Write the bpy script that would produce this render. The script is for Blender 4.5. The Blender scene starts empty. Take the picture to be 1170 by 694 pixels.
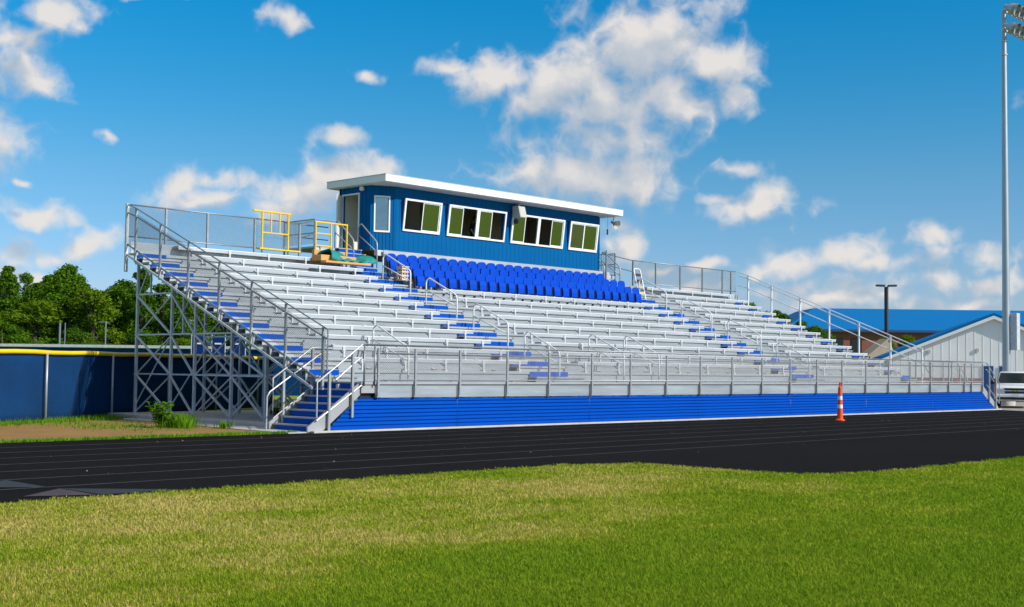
import bpy, bmesh, math, random
import numpy as np
from mathutils import Vector, Matrix
rnd = random.Random(7)
S = bpy.context.scene
COL = S.collection
R = math.radians

# ------------------------------------------------------------------ helpers
OFF = {}

class MB:
    """collects shapes, links them as ONE mesh object"""
    def __init__(s): s.v = []; s.f = []
    def add(s, vs, fs):
        n = len(s.v); s.v += [tuple(p) for p in vs]; s.f += [tuple(i + n for i in f) for f in fs]; return s
    def box(s, x0, y0, z0, x1, y1, z1):
        return s.add([(x0,y0,z0),(x1,y0,z0),(x1,y1,z0),(x0,y1,z0),(x0,y0,z1),(x1,y0,z1),(x1,y1,z1),(x0,y1,z1)],
                     [(0,3,2,1),(4,5,6,7),(0,1,5,4),(1,2,6,5),(2,3,7,6),(3,0,4,7)])
    def bar(s, p, q, w, h=None):
        p, q = Vector(p), Vector(q); h = h or w; d = (q - p).normalized()
        up = Vector((0,0,1)) if abs(d.z) < .95 else Vector((0,1,0))
        a = d.cross(up).normalized() * w/2; b = a.cross(d).normalized() * h/2
        vs = [p-a-b, p+a-b, p+a+b, p-a+b, q-a-b, q+a-b, q+a+b, q-a+b]
        return s.add(vs, [(0,3,2,1),(4,5,6,7),(0,1,5,4),(1,2,6,5),(2,3,7,6),(3,0,4,7)])
    def tube(s, pts, r, n=8, cap=True, r1=None):
        pts = [Vector(p) for p in pts]; rings = []; k = len(pts)
        ref = Vector((0,0,1))
        d0 = (pts[1]-pts[0]).normalized()
        if abs(d0.z) > .9: ref = Vector((0,1,0))
        prev = None
        for i, p in enumerate(pts):
            if i == 0: d = pts[1]-pts[0]
            elif i == k-1: d = pts[-1]-pts[-2]
            else: d = (pts[i+1]-pts[i]).normalized() + (pts[i]-pts[i-1]).normalized()
            d.normalize()
            a = (ref - d*ref.dot(d)) if prev is None else (prev - d*prev.dot(d))
            a.normalize(); prev = a; b = d.cross(a)
            rr = r if r1 is None else r + (r1-r)*i/(k-1)
            rings.append([p + a*rr*math.cos(2*math.pi*j/n) + b*rr*math.sin(2*math.pi*j/n) for j in range(n)])
        vs = [p for ring in rings for p in ring]; fs = []
        for i in range(k-1):
            for j in range(n):
                j2 = (j+1) % n; fs.append((i*n+j, i*n+j2, (i+1)*n+j2, (i+1)*n+j))
        if cap: fs.append(tuple(range(n-1,-1,-1))); fs.append(tuple(range((k-1)*n, k*n)))
        return s.add(vs, fs)
    def prism(s, poly, z0, z1):
        n = len(poly)
        vs = [(x,y,z0) for x,y in poly] + [(x,y,z1) for x,y in poly]
        fs = [tuple(range(n-1,-1,-1)), tuple(range(n,2*n))] + [(i,(i+1)%n,n+(i+1)%n,n+i) for i in range(n)]
        return s.add(vs, fs)
    def extr(s, poly, axis, a, b):
        """poly in the two other axes, extruded along axis from a to b"""
        n = len(poly)
        def P(u, w, t): return {'x':(t,u,w),'y':(u,t,w),'z':(u,w,t)}[axis]
        vs = [P(u,w,a) for u,w in poly] + [P(u,w,b) for u,w in poly]
        fs = [tuple(range(n-1,-1,-1)), tuple(range(n,2*n))] + [(i,(i+1)%n,n+(i+1)%n,n+i) for i in range(n)]
        return s.add(vs, fs)
    def lathe(s, prof, c, n=16):
        vs = []; fs = []
        for r, z in prof:
            for j in range(n):
                a = 2*math.pi*j/n; vs.append((c[0]+r*math.cos(a), c[1]+r*math.sin(a), c[2]+z))
        for i in range(len(prof)-1):
            for j in range(n):
                j2 = (j+1)%n; fs.append((i*n+j, i*n+j2, (i+1)*n+j2, (i+1)*n+j))
        fs.append(tuple(range(n-1,-1,-1))); fs.append(tuple(range((len(prof)-1)*n, len(prof)*n)))
        return s.add(vs, fs)
    def mesh_panel(s, o, u, v, sp=.062, r=.0034):
        """woven wire: two sets of diagonal wires filling the parallelogram o + a*u + b*v"""
        o, u, v = Vector(o), Vector(u), Vector(v); L, H = u.length, v.length
        nrm = u.cross(v).normalized()
        for sg in (1, -1):
            t = -H
            while t < L:
                if sg == 1: a0, b0, a1, b1 = t, 0, t+H, H
                else: a0, b0, a1, b1 = t, H, t+H, 0
                db = (b1-b0)/(a1-a0)
                if a0 < 0: b0 -= a0*db; a0 = 0
                if a1 > L: b1 -= (a1-L)*db; a1 = L
                if a1 - a0 > .01:
                    s.tube([o+u*(a0/L)+v*(b0/H)+nrm*r*sg, o+u*(a1/L)+v*(b1/H)+nrm*r*sg], r, 3, False)
                t += sp
        return s
    def build(s, name, mat, parent=None, loc=None, smooth=False, bevel=0, label=None, kind=None):
        off = Vector(OFF.get(parent.name, (0,0,0))) if parent else Vector(loc or (0,0,0))
        me = bpy.data.meshes.new(name)
        me.from_pydata([(p[0]-off.x, p[1]-off.y, p[2]-off.z) for p in s.v], [], s.f)
        mats = mat if isinstance(mat, (list, tuple)) else [mat]
        for m in mats: me.materials.append(m)
        bm = bmesh.new(); bm.from_mesh(me); bmesh.ops.recalc_face_normals(bm, faces=bm.faces); bm.to_mesh(me); bm.free()
        if smooth:
            for p in me.polygons: p.use_smooth = True
        o = bpy.data.objects.new(name, me); COL.objects.link(o)
        if smooth == 'auto':
            me.set_sharp_from_angle(angle=R(40))
        if bevel:
            m = o.modifiers.new('bevel','BEVEL'); m.width = bevel; m.segments = 2; m.limit_method = 'ANGLE'
        if parent: o.parent = parent
        else: o.location = off
        OFF[o.name] = off
        if label: o['label'] = label
        if kind: o['kind'] = kind
        return o

def tag(o, label, cat, group=None):
    o['label'] = label; o['category'] = cat
    if group: o['group'] = group
    return o
def thing(name, label, cat, loc, group=None, rotz=0):
    o = bpy.data.objects.new(name, None); COL.objects.link(o)
    o.empty_display_size = .3
    o.location = loc; o.rotation_euler = (0,0,rotz)
    OFF[o.name] = Vector(loc) if rotz == 0 else Vector((0,0,0))
    return tag(o, label, cat, group)
def copy_tree(o, parent=None):
    c = o.copy(); COL.objects.link(c)
    if parent: c.parent = parent
    for ch in list(o.children): copy_tree(ch, c)
    return c
ORD = ['first','second','third','fourth','fifth','sixth','seventh','eighth','ninth','tenth','eleventh','twelfth','thirteenth',
 'fourteenth','fifteenth','sixteenth','seventeenth','eighteenth','nineteenth','twentieth','twenty-first','twenty-second',
 'twenty-third','twenty-fourth','twenty-fifth','twenty-sixth']

# ------------------------------------------------------------------ materials
def mat(name, col, rough=.6, metal=0, var=.12, scale=3.0, bump=0, bscale=40, stretch=(1,1,1), spec=.5, col2=None, coat=0):
    m = bpy.data.materials.new(name); m.use_nodes = True
    nt = m.node_tree; b = nt.nodes['Principled BSDF']; L = nt.links
    b.inputs['Roughness'].default_value = rough; b.inputs['Metallic'].default_value = metal
    b.inputs['Specular IOR Level'].default_value = spec
    if coat: b.inputs['Coat Weight'].default_value = coat; b.inputs['Coat Roughness'].default_value = .15
    g = nt.nodes.new('ShaderNodeNewGeometry')
    mp = nt.nodes.new('ShaderNodeMapping'); mp.inputs['Scale'].default_value = stretch
    L.new(g.outputs['Position'], mp.inputs['Vector'])
    n = nt.nodes.new('ShaderNodeTexNoise'); n.inputs['Scale'].default_value = scale; n.inputs['Detail'].default_value = 6; n.inputs['Roughness'].default_value = .65
    L.new(mp.outputs[0], n.inputs['Vector'])
    r = nt.nodes.new('ShaderNodeValToRGB')
    c = Vector(col); c2 = Vector(col2) if col2 else c*(1-var); c1 = c if col2 else c*(1+var)
    r.color_ramp.elements[0].position = .3; r.color_ramp.elements[1].position = .7
    r.color_ramp.elements[0].color = (*c2,1); r.color_ramp.elements[1].color = (*[min(1,x) for x in c1],1)
    L.new(n.outputs[0], r.inputs[0]); L.new(r.outputs[0], b.inputs['Base Color'])
    if bump:
        n2 = nt.nodes.new('ShaderNodeTexNoise'); n2.inputs['Scale'].default_value = bscale; n2.inputs['Detail'].default_value = 5
        L.new(mp.outputs[0], n2.inputs['Vector'])
        bp = nt.nodes.new('ShaderNodeBump'); bp.inputs['Strength'].default_value = bump; bp.inputs['Distance'].default_value = .02
        L.new(n2.outputs[0], bp.inputs['Height']); L.new(bp.outputs[0], b.inputs['Normal'])
    return m
M = {}
M['alu'] = mat('mill_aluminium', (.40,.425,.44), .45, .35, .12, 1.6, stretch=(.35,4,4))
M['alu_seat'] = mat('anodised_aluminium', (.52,.53,.56), .34, .35, .17, 1.1, stretch=(.5,4,4))
M['alu_riser'] = mat('aluminium_riser', (.43,.465,.495), .36, .4, .22, .9, stretch=(.5,2,6))
M['bracket'] = mat('bright_bracket', (.58,.58,.59), .45, .15, .08, 3)
M['alu_rail'] = mat('aluminium_tube', (.43,.435,.44), .42, .3, .08, 3)
M['galv'] = mat('galvanised_steel', (.58,.595,.61), .5, .25, .16, 5)
M['post_grey'] = mat('weathered_post', (.36,.37,.375), .5, .3, .15, 5)
M['galv_dark'] = mat('galvanised_rail', (.30,.315,.33), .45, .65, .18, 5)
M['wire'] = mat('chain_link_wire', (.13,.135,.14), .5, .3, .1, 5)
M['skirt'] = mat('blue_steel_siding', (.0006,.070,.42), .5, 0, .06, .8, spec=.06)
M['step_blue'] = mat('blue_step_riser', (.0006,.07,.40), .5, 0, .1, 2, spec=.08)
M['seat_blue'] = mat('blue_plastic', (.0006,.060,.50), .5, 0, .08, 2, spec=.08)
M['box_blue'] = mat('blue_wall_panel', (.0006,.108,.30), .5, 0, .05, .9, spec=.06)
M['nosing'] = mat('polished_nosing', (.80,.80,.81), .35, .2, .06, 2)
M['rail_white'] = mat('bright_tube', (.80,.80,.79), .5, .0, .04, 3)
M['cream'] = mat('brightened_cream', (.86,.80,.62), .7, 0, .04, 2)
M['white'] = mat('white_trim', (.82,.82,.80), .45, 0, .03, 2)
M['soffit'] = mat('white_soffit', (.70,.70,.67), .6, 0, .04, 2)
M['lining'] = mat('tan_lining', (.36,.31,.23), .8, 0, .1, 1)
M['brownwall'] = mat('brown_lining', (.13,.085,.055), .8, 0, .15, 1)
M['concrete'] = mat('concrete', (.50,.47,.43), .9, 0, .15, 2.2, .3, 30)
M['yellow'] = mat('yellow_paint', (.86,.53,.006), .4, 0, .08, 5)
M['yellow_cap'] = mat('yellow_plastic', (.85,.60,.004), .4, 0, .06, 2)
M['wind'] = mat('blue_windscreen', (.001,.045,.155), .85, 0, .18, 1.1, .35, 60, spec=.1)
M['teal'] = mat('teal_tarp', (.005,.22,.19), .6, 0, .2, 5, .4, 12)
M['board'] = mat('plywood_board', (.62,.33,.10), .7, 0, .2, 4, stretch=(1,6,6))
M['crate'] = mat('pale_wood', (.66,.50,.34), .7, 0, .15, 8)
M['orange'] = mat('orange_plastic', (.85,.095,.006), .45, 0, .08, 4)
M['reflective'] = mat('white_reflective', (.8,.8,.8), .4, 0, .03, 4)
M['rubber'] = mat('black_rubber', (.018,.018,.02), .7, 0, .2, 6)
M['black'] = mat('black_plastic', (.012,.012,.014), .45, 0, .1, 6)
M['speaker'] = mat('beige_speaker', (.50,.48,.42), .6, 0, .05, 4)
M['carpaint'] = mat('white_car_paint', (.78,.78,.77), .25, 0, .015, 2, coat=.6)
M['dark_steel'] = mat('bronze_pole', (.055,.05,.045), .5, .3, .1, 3)
M['pole_steel'] = mat('galvanised_pole', (.42,.45,.47), .42, .6, .1, 2.5, stretch=(1,1,.25))
M['white_siding'] = mat('white_siding', (.84,.83,.79), .5, 0, .04, .7)
M['roof_blue'] = mat('blue_metal_roof', (.001,.15,.40), .5, 0, .03, .4, spec=.05)
M['blue_trim'] = mat('blue_trim', (.004,.06,.20), .5, 0, .05, 1)
M['bark'] = mat('bark', (.10,.075,.05), .9, 0, .3, 6, .6, 20)
M['skin'] = mat('skin', (.40,.24,.17), .6, 0, .05, 10)
M['cloth'] = mat('dark_shirt', (.02,.022,.03), .85, 0, .2, 10)
M['hair'] = mat('dark_hair', (.02,.014,.01), .7, 0, .2, 10)
M['sign_blue'] = mat('navy_banner', (.004,.03,.17), .6, 0, .15, 2, spec=.1)
M['headlight'] = mat('headlamp_lens', (.62,.64,.66), .12, .2, .1, 8)
M['chrome'] = mat('chrome', (.7,.7,.7), .18, .95, .05, 5)
M['gold'] = mat('gold_emblem', (.62,.43,.10), .3, .8, .05, 5)
M['plate'] = mat('licence_plate', (.7,.7,.72), .4, 0, .03, 5)
M['amber'] = mat('amber_lens', (.7,.22,.02), .2, 0, .03, 5)
M['tan'] = mat('tan_stone', (.55,.43,.27), .8, 0, .12, 2)

def glass(name, tint, gloss=.35, rough=.015):
    m = bpy.data.materials.new(name); m.use_nodes = True; nt = m.node_tree; nt.nodes.clear(); L = nt.links
    o = nt.nodes.new('ShaderNodeOutputMaterial'); mx = nt.nodes.new('ShaderNodeMixShader'); mx.inputs[0].default_value = gloss
    t = nt.nodes.new('ShaderNodeBsdfTransparent'); t.inputs[0].default_value = (*tint,1)
    g = nt.nodes.new('ShaderNodeBsdfGlossy'); g.inputs['Roughness'].default_value = rough; g.inputs['Color'].default_value = (.78,1,.55,1) if name.startswith('tinted') else (1,1,1,1)
    gp = nt.nodes.new('ShaderNodeNewGeometry'); n_ = nt.nodes.new('ShaderNodeTexNoise'); n_.inputs['Scale'].default_value = 1.6; n_.inputs['Detail'].default_value = 2; L.new(gp.outputs['Position'], n_.inputs['Vector'])
    bp = nt.nodes.new('ShaderNodeBump'); bp.inputs['Strength'].default_value = .25; bp.inputs['Distance'].default_value = .02; L.new(n_.outputs[0], bp.inputs['Height']); L.new(bp.outputs[0], g.inputs['Normal'])
    L.new(t.outputs[0], mx.inputs[1]); L.new(g.outputs[0], mx.inputs[2]); L.new(mx.outputs[0], o.inputs[0]); return m
M['glass'] = glass('tinted_window_glass', (.22,.28,.18), .30)
M['glass_clear'] = glass('pale_window_glass', (.40,.50,.42), .26)
M['glass_dark'] = glass('dark_glass', (.08,.09,.10), .25)

def brick_mat():
    m = bpy.data.materials.new('red_brick'); m.use_nodes = True; nt = m.node_tree; b = nt.nodes['Principled BSDF']; L = nt.links
    b.inputs['Roughness'].default_value = .9
    tc = nt.nodes.new('ShaderNodeTexCoord'); mp = nt.nodes.new('ShaderNodeMapping'); mp.inputs['Rotation'].default_value = (R(90),0,0)
    L.new(tc.outputs['Object'], mp.inputs[0])
    t = nt.nodes.new('ShaderNodeTexBrick'); t.inputs['Scale'].default_value = 4
    t.inputs['Color1'].default_value = (.26,.08,.048,1); t.inputs['Color2'].default_value = (.21,.065,.042,1); t.inputs['Mortar'].default_value = (.26,.18,.14,1)
    t.inputs['Mortar Size'].default_value = .012
    L.new(mp.outputs[0], t.inputs[0]); L.new(t.outputs[0], b.inputs['Base Color']); return m
M['brick'] = brick_mat()

def leaf_mat(name, a, b_):
    m = bpy.data.materials.new(name); m.use_nodes = True; nt = m.node_tree; L = nt.links
    nt.nodes.clear(); o = nt.nodes.new('ShaderNodeOutputMaterial')
    g = nt.nodes.new('ShaderNodeNewGeometry'); r = nt.nodes.new('ShaderNodeValToRGB')
    r.color_ramp.elements[0].color = (*a,1); r.color_ramp.elements[1].color = (*b_,1)
    L.new(g.outputs['Random Per Island'], r.inputs[0])
    d = nt.nodes.new('ShaderNodeBsdfDiffuse'); t = nt.nodes.new('ShaderNodeBsdfTranslucent'); mx = nt.nodes.new('ShaderNodeMixShader'); mx.inputs[0].default_value = .3
    L.new(r.outputs[0], d.inputs[0]); L.new(r.outputs[0], t.inputs[0]); L.new(d.outputs[0], mx.inputs[1]); L.new(t.outputs[0], mx.inputs[2]); L.new(mx.outputs[0], o.inputs[0]); return m
M['leaf'] = leaf_mat('maple_leaves', (.04,.12,.007), (.15,.27,.018))
M['leaf2'] = leaf_mat('dark_leaves', (.03,.095,.008), (.105,.205,.016))
M['leaf3'] = leaf_mat('yellow_green_leaves', (.075,.16,.006), (.18,.27,.018))
M['weed'] = leaf_mat('weed_leaves', (.08,.22,.01), (.20,.36,.02))

def ground_mat(name, cols, scale, bump, big=.25, stretch=(1,1,1), bscale=60):
    """three colours mixed by a large and a fine noise in world space"""
    m = bpy.data.materials.new(name); m.use_nodes = True; nt = m.node_tree; b = nt.nodes['Principled BSDF']; L = nt.links
    b.inputs['Roughness'].default_value = .92; b.inputs['Specular IOR Level'].default_value = .2
    g = nt.nodes.new('ShaderNodeNewGeometry'); mp = nt.nodes.new('ShaderNodeMapping'); mp.inputs['Scale'].default_value = stretch
    L.new(g.outputs['Position'], mp.inputs[0])
    def noise(s, d=5):
        n = nt.nodes.new('ShaderNodeTexNoise'); n.inputs['Scale'].default_value = s; n.inputs['Detail'].default_value = d; n.inputs['Roughness'].default_value = .65
        L.new(mp.outputs[0], n.inputs['Vector']); return n
    n1, n2 = noise(big), noise(scale, 8)
    r1 = nt.nodes.new('ShaderNodeValToRGB'); r1.color_ramp.elements[0].position = .38; r1.color_ramp.elements[1].position = .62
    r1.color_ramp.elements[0].color = (*cols[0],1); r1.color_ramp.elements[1].color = (*cols[1],1)
    L.new(n1.outputs[0], r1.inputs[0])
    r2 = nt.nodes.new('ShaderNodeMath'); r2.operation = 'MULTIPLY_ADD'; r2.inputs[1].default_value = 2.2; r2.inputs[2].default_value = -.75
    L.new(n2.outputs[0], r2.inputs[0])
    mx = nt.nodes.new('ShaderNodeMixRGB'); mx.inputs[2].default_value = (*cols[2],1); r2.use_clamp = True
    L.new(r2.outputs[0], mx.inputs[0]); L.new(r1.outputs[0], mx.inputs[1]); L.new(mx.outputs[0], b.inputs['Base Color'])
    if bump:
        n3 = noise(bscale, 6); bp = nt.nodes.new('ShaderNodeBump'); bp.inputs['Strength'].default_value = bump; bp.inputs['Distance'].default_value = .03
        L.new(n3.outputs[0], bp.inputs['Height']); L.new(bp.outputs[0], b.inputs['Normal'])
    if name == 'black_track': b.inputs['Specular IOR Level'].default_value = .03
    return m
M['field'] = ground_mat('mown_grass', ((.18,.27,.014),(.27,.28,.032),(.20,.27,.018)), 9, .6, .16, (1,1,1), 35)
M['dirt'] = ground_mat('bare_soil', ((.34,.18,.06),(.25,.135,.05),(.30,.20,.07)), 6, .5, .6, (1,1,1), 30)
M['track'] = ground_mat('black_track', ((.0062,.0058,.0056),(.009,.0083,.008),(.021,.019,.0182)), 25, .35, .3, (.35,1.2,1), 160)
M['lot'] = ground_mat('pale_paving', ((.34,.31,.27),(.40,.36,.31),(.30,.28,.25)), 6, .2, .4)
M['line'] = mat('worn_lane_paint', (.10,.096,.092), .8, 0, 0, 2.2, col2=(.026,.025,.025))
M['tri_red'] = mat('worn_red_paint', (.055,.034,.036), .8, 0, .25, 4)
M['tri_blue'] = mat('worn_blue_paint', (.016,.020,.022), .8, 0, .25, 4)

def blade_mat():
    m = bpy.data.materials.new('grass_blades'); m.use_nodes = True; nt = m.node_tree; L = nt.links; nt.nodes.clear()
    o = nt.nodes.new('ShaderNodeOutputMaterial'); g = nt.nodes.new('ShaderNodeNewGeometry')
    def noise(s, st):
        mp = nt.nodes.new('ShaderNodeMapping'); mp.inputs['Scale'].default_value = st; L.new(g.outputs['Position'], mp.inputs[0])
        n = nt.nodes.new('ShaderNodeTexNoise'); n.inputs['Scale'].default_value = s; n.inputs['Detail'].default_value = 5; n.inputs['Roughness'].default_value = .65; L.new(mp.outputs[0], n.inputs[0]); return n
    n1 = noise(.42, (1,1,0)); n0 = noise(3.2, (1,1,0))
    # dry stripe runs near the track edge, greener away from it
    sep = nt.nodes.new('ShaderNodeSeparateXYZ'); L.new(g.outputs['Position'], sep.inputs[0])
    def math_(op, a, b=None, c=None):
        x = nt.nodes.new('ShaderNodeMath'); x.operation = op
        for i, v in enumerate((a,b,c)):
            if v is None: continue
            if isinstance(v,(int,float)): x.inputs[i].default_value = v
            else: L.new(v, x.inputs[i])
        return x.outputs[0]
    dry = math_('MULTIPLY_ADD', n1.outputs[0], 2.6, -.98)
    dry = math_('MULTIPLY_ADD', n0.outputs[0], .9, math_('SUBTRACT', dry, .62))
    yy = math_('MULTIPLY_ADD', math_('ABSOLUTE', math_('ADD', sep.outputs[1], 12.6)), -.15, .50)
    dry = math_('ADD', dry, yy)
    side = math_('MULTIPLY_ADD', math_('ADD', sep.outputs[0], 8.0), -.026, 0.0)
    dry = math_('ADD', dry, side)
    stk = noise(1.0, (.22,1.5,0)); dry = math_('MULTIPLY_ADD', stk.outputs[0], 1.3, math_('SUBTRACT', dry, .65))
    fine = noise(11, (1,1,0)); dry = math_('MULTIPLY_ADD', fine.outputs[0], .8, math_('SUBTRACT', dry, .40))
    isl = math_('MULTIPLY_ADD', g.outputs['Random Per Island'], .75, -.36)
    dry = math_('ADD', dry, isl)
    cl = nt.nodes.new('ShaderNodeClamp'); L.new(dry, cl.inputs[0])
    r = nt.nodes.new('ShaderNodeValToRGB'); e = r.color_ramp.elements
    e[0].color = (.195,.305,.017,1); e[1].color = (.63,.48,.17,1); e[0].position = 0; e[1].position = 1
    x = r.color_ramp.elements.new(.45); x.color = (.36,.395,.03,1)
    L.new(cl.outputs[0], r.inputs[0])
    d = nt.nodes.new('ShaderNodeBsdfDiffuse'); t = nt.nodes.new('ShaderNodeBsdfTranslucent'); mx = nt.nodes.new('ShaderNodeMixShader'); mx.inputs[0].default_value = .35
    L.new(r.outputs[0], d.inputs[0]); L.new(r.outputs[0], t.inputs[0]); L.new(d.outputs[0], mx.inputs[1]); L.new(t.outputs[0], mx.inputs[2]); L.new(mx.outputs[0], o.inputs[0]); return m
M['blade'] = blade_mat()
SKY_SAT, SKY_VAL, SKY_HUE, SUN_E, EXPO = 1.2, .85, .5, 3.7, .28; SKY_TINT = (.55,.95,1.12,1)
# ------------------------------------------------------------------ ground, track, paving (the setting)
def sheet(name, poly, z, m):
    mb = MB(); mb.add([(x,y,z) for x,y in poly], [tuple(range(len(poly)))])
    return mb.build(name, m, None, kind='structure')
sheet('ground', [(-900,-900),(900,-900),(900,900),(-900,900)], -.012, M['field'])
def arc(cx, cy, r, a0, a1, n=8): return [(cx+r*math.cos(R(a0+(a1-a0)*i/n)), cy+r*math.sin(R(a0+(a1-a0)*i/n))) for i in range(n+1)]
track_poly = [(-90,.1),(-90,-10.3)] + [(-5.2,-10.3)] + [(-4.3,-10.36),(-3.6,-10.75),(-3.28,-11.5),(-3.22,-12.6),(-3.05,-13.6),(-2.45,-14.2),(-1.2,-14.36)] + [(70,-14.36),(70,-2.4),(35.2,-1.98),(36.4,-.02),(10,-.01),(-3,.05),(-8,.15)]
sheet('track', track_poly, 0, M['track'])
mb = MB()
for i in range(1, 8):
    y = -10.18 + i*1.27
    x0 = -40.0
    while x0 < 62:
        x1 = x0 + 6; mb.add([(x0,y-.025,.004),(x1,y-.025,.004),(x1,y+.025,.004),(x0,y+.025,.004)], [(0,1,2,3)]); x0 = x1
mb.build('lane_lines', M['line'], None, kind='structure')
mb = MB(); mb.add([(-13.5,-9.85,.006),(-12.75,-10.2,.006),(-12.72,-9.2,.006)], [(0,1,2)]); mb.build('exchange_mark', M['tri_red'], None, kind='structure')
mb = MB(); mb.add([(-13.5,-8.4,.006),(-12.75,-9.0,.006),(-12.72,-7.7,.006)], [(0,1,2)]); mb.add([(-12.7,-9.2,.006),(-12.7,-10.2,.006),(-11.6,-10.25,.006)], [(0,1,2)])
mb.build('exchange_mark', M['tri_blue'], None, kind='structure')
sheet('bare_soil_strip', [(-40,.5),(-9.2,.55),(-6,.75),(-4,.8),(-3.0,.75),(-2.2,1.4),(-1.6,3.2),(-1.5,6.5),(-2.2,8.2),(-3.0,8.6),(-4.2,8.2),(-6,7.3),(-10,4.9),(-40,-8)], .002, M['dirt'])
sheet('paving', [(36.42,.02),(35.25,-1.94),(37,-2.3),(75,-2.3),(75,40),(36.42,40)], .004, M['lot'])
mb = MB(); mb.box(-1.28,1.35,-.1, 31.2,10.75,.12); mb.build('concrete_pad', M['concrete'], None, bevel=.015, kind='structure')
mb = MB(); mb.prism([(-2.5,.02),(-1.58,.02),(-1.58,1.3),(-1.3,1.3),(-1.3,9.2),(-1.75,9.0),(-2.25,4.4),(-2.45,2.2)], -.1, .022); mb.build('concrete_apron', M['concrete'], None, kind='structure')
mb = MB(); mb.box(-1.9,-.16,-.1, 36.6,-.012,.045); mb.build('kerb', M['concrete'], None, bevel=.01, kind='structure')

# grass blades (countless): the near field as real blades
def grass_blades():
    g = np.random.default_rng(3); C = np.array([-20.38,-24.38])
    N = 640000
    d = 7.0 + (27-7.0)*g.random(N)**1.55
    az = R(46) + R(29)*(2*g.random(N)-1)
    x = C[0]+d*np.sin(az); y = C[1]+d*np.cos(az)
    n1 = .07*np.sin(x*5.1)+.06*np.sin(x*13.7+1)+.05*g.standard_normal(N)
    edge = np.full(N, -10.33)
    edge = np.where(x > -3.2, -14.38, edge)
    edge = np.where((x > -5.2) & (x <= -3.2), -10.33 - .55*np.clip((x+5.2)/1.9,0,1)**2, edge)
    edge = np.where((x > -3.2) & (x <= -1.2), np.interp(x, [-3.2,-3.05,-2.45,-1.2], [-12.9,-13.6,-14.22,-14.38]), edge)
    ok = y < edge + n1
    far = (y < edge - .5) | True
    x, y, d = x[ok], y[ok], d[ok]; n = len(x)
    tuft = .5+.5*np.sin(x*2.3+np.sin(y*1.7)*2)*np.sin(y*2.9+np.sin(x*1.3)*2)
    h = (.010+.020*g.random(n)**1.4+.005*tuft)
    w = .0023*np.clip(d/7.5, 1, 4)*(.6+.8*g.random(n))
    a = g.random(n)*2*np.pi; lean = .6+1.0*g.random(n); la = a + g.standard_normal(n)*.6
    bx, by = np.cos(a)*w, np.sin(a)*w
    lx, ly = -np.sin(la)*h*lean, np.cos(la)*h*lean
    v = np.empty((n,5,3), np.float32)
    v[:,0] = np.stack([x-bx,y-by,np.full(n,-.015)],1); v[:,1] = np.stack([x+bx,y+by,np.full(n,-.015)],1)
    v[:,2] = np.stack([x-bx*.8+lx*.35,y-by*.8+ly*.35,h*.6],1); v[:,3] = np.stack([x+bx*.8+lx*.35,y+by*.8+ly*.35,h*.6],1)
    v[:,4] = np.stack([x+lx,y+ly,h],1)
    me = bpy.data.meshes.new('grass'); me.vertices.add(n*5); me.vertices.foreach_set('co', v.ravel())
    b = np.arange(n)*5
    loops = np.stack([b,b+1,b+3, b,b+3,b+2, b+2,b+3,b+4],1).ravel().astype(np.int32)
    me.loops.add(n*9); me.loops.foreach_set('vertex_index', loops)
    me.polygons.add(n*3); me.polygons.foreach_set('loop_start', np.arange(n*3,dtype=np.int32)*3)
    me.update(calc_edges=True); me.validate()
    me.materials.append(M['blade'])
    o = bpy.data.objects.new('grass', me); COL.objects.link(o); o['kind'] = 'stuff'; o['label'] = 'short patchy green and dry yellow grass of the infield'
    return o
grass_blades()

def strip_grass():
    """ragged grass and weeds along the soil strip edges"""
    g = random.Random(5); mb = MB()
    def blade(x, y, h):
        a = g.random()*6.28; w = .008+.012*g.random(); l = h*(.2+.6*g.random()); b = g.random()*6.28
        mb.add([(x-w*math.cos(a),y-w*math.sin(a),-.01),(x+w*math.cos(a),y+w*math.sin(a),-.01),(x+l*math.cos(b),y+l*math.sin(b),h)], [(0,1,2)])
    for i in range(3400):
        x = -12+10*g.random(); y = .32+.28*g.gauss(0,.6)+.1*math.sin(x*3); blade(x, max(y,.12), .03+.05*g.random())
    for i in range(2600):
        t = g.random(); x = -9+8.0*t; y = 8.35+(x+5)*.55+g.gauss(-.5,.42); 
        if y < 1.5: continue
        blade(x, y, .05+.12*g.random()**2)
    for i in range(1100):
        x = -4.2+g.gauss(0,.8); y = 5.0+g.gauss(0,1.5); blade(x, y, .03+.06*g.random())
    o = mb.build('rough_grass', M['weed'], None, kind='stuff'); o['label'] = 'ragged green grass at the edges of the bare soil'
strip_grass()

mb = MB(); g = random.Random(21)
for i in range(70):
    x = -14+44*g.random(); y = -.25-9.6*g.random()**1.3; a = g.random()*6.28; l = .008+.016*g.random()
    mb.add([(x-l*math.cos(a),y-l*math.sin(a),.006),(x+l*.5*math.sin(a),y-l*.5*math.cos(a),.012),(x+l*math.cos(a),y+l*math.sin(a),.02),(x-l*.5*math.sin(a),y+l*.5*math.cos(a),.010)], [(0,1,2,3)])
o = mb.build('leaf_litter', M['tan'], None, kind='stuff'); o['label'] = 'small dry leaves and grit scattered on the black track'
# ------------------------------------------------------------------ grandstand
T, RI = .762, .305
def F(j): return 1.195 + RI*j
def NY(j): return 1.345 + T*(j-1)
gs = thing('grandstand', 'long aluminium bleacher grandstand with blue skirt and blue aisle steps beside the running track', 'grandstand', (15,5,0))
XL, XR = -1.02, 30.95
YBK = 10.06
AISLES = [(-.95,.38,-.02),(7.05,9.2,8.74),(21.25,23.35,22.93),(30.05,30.88,30.86)]
SECT = [(.42,7.0),(9.25,21.2),(23.4,30.0)]

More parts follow.
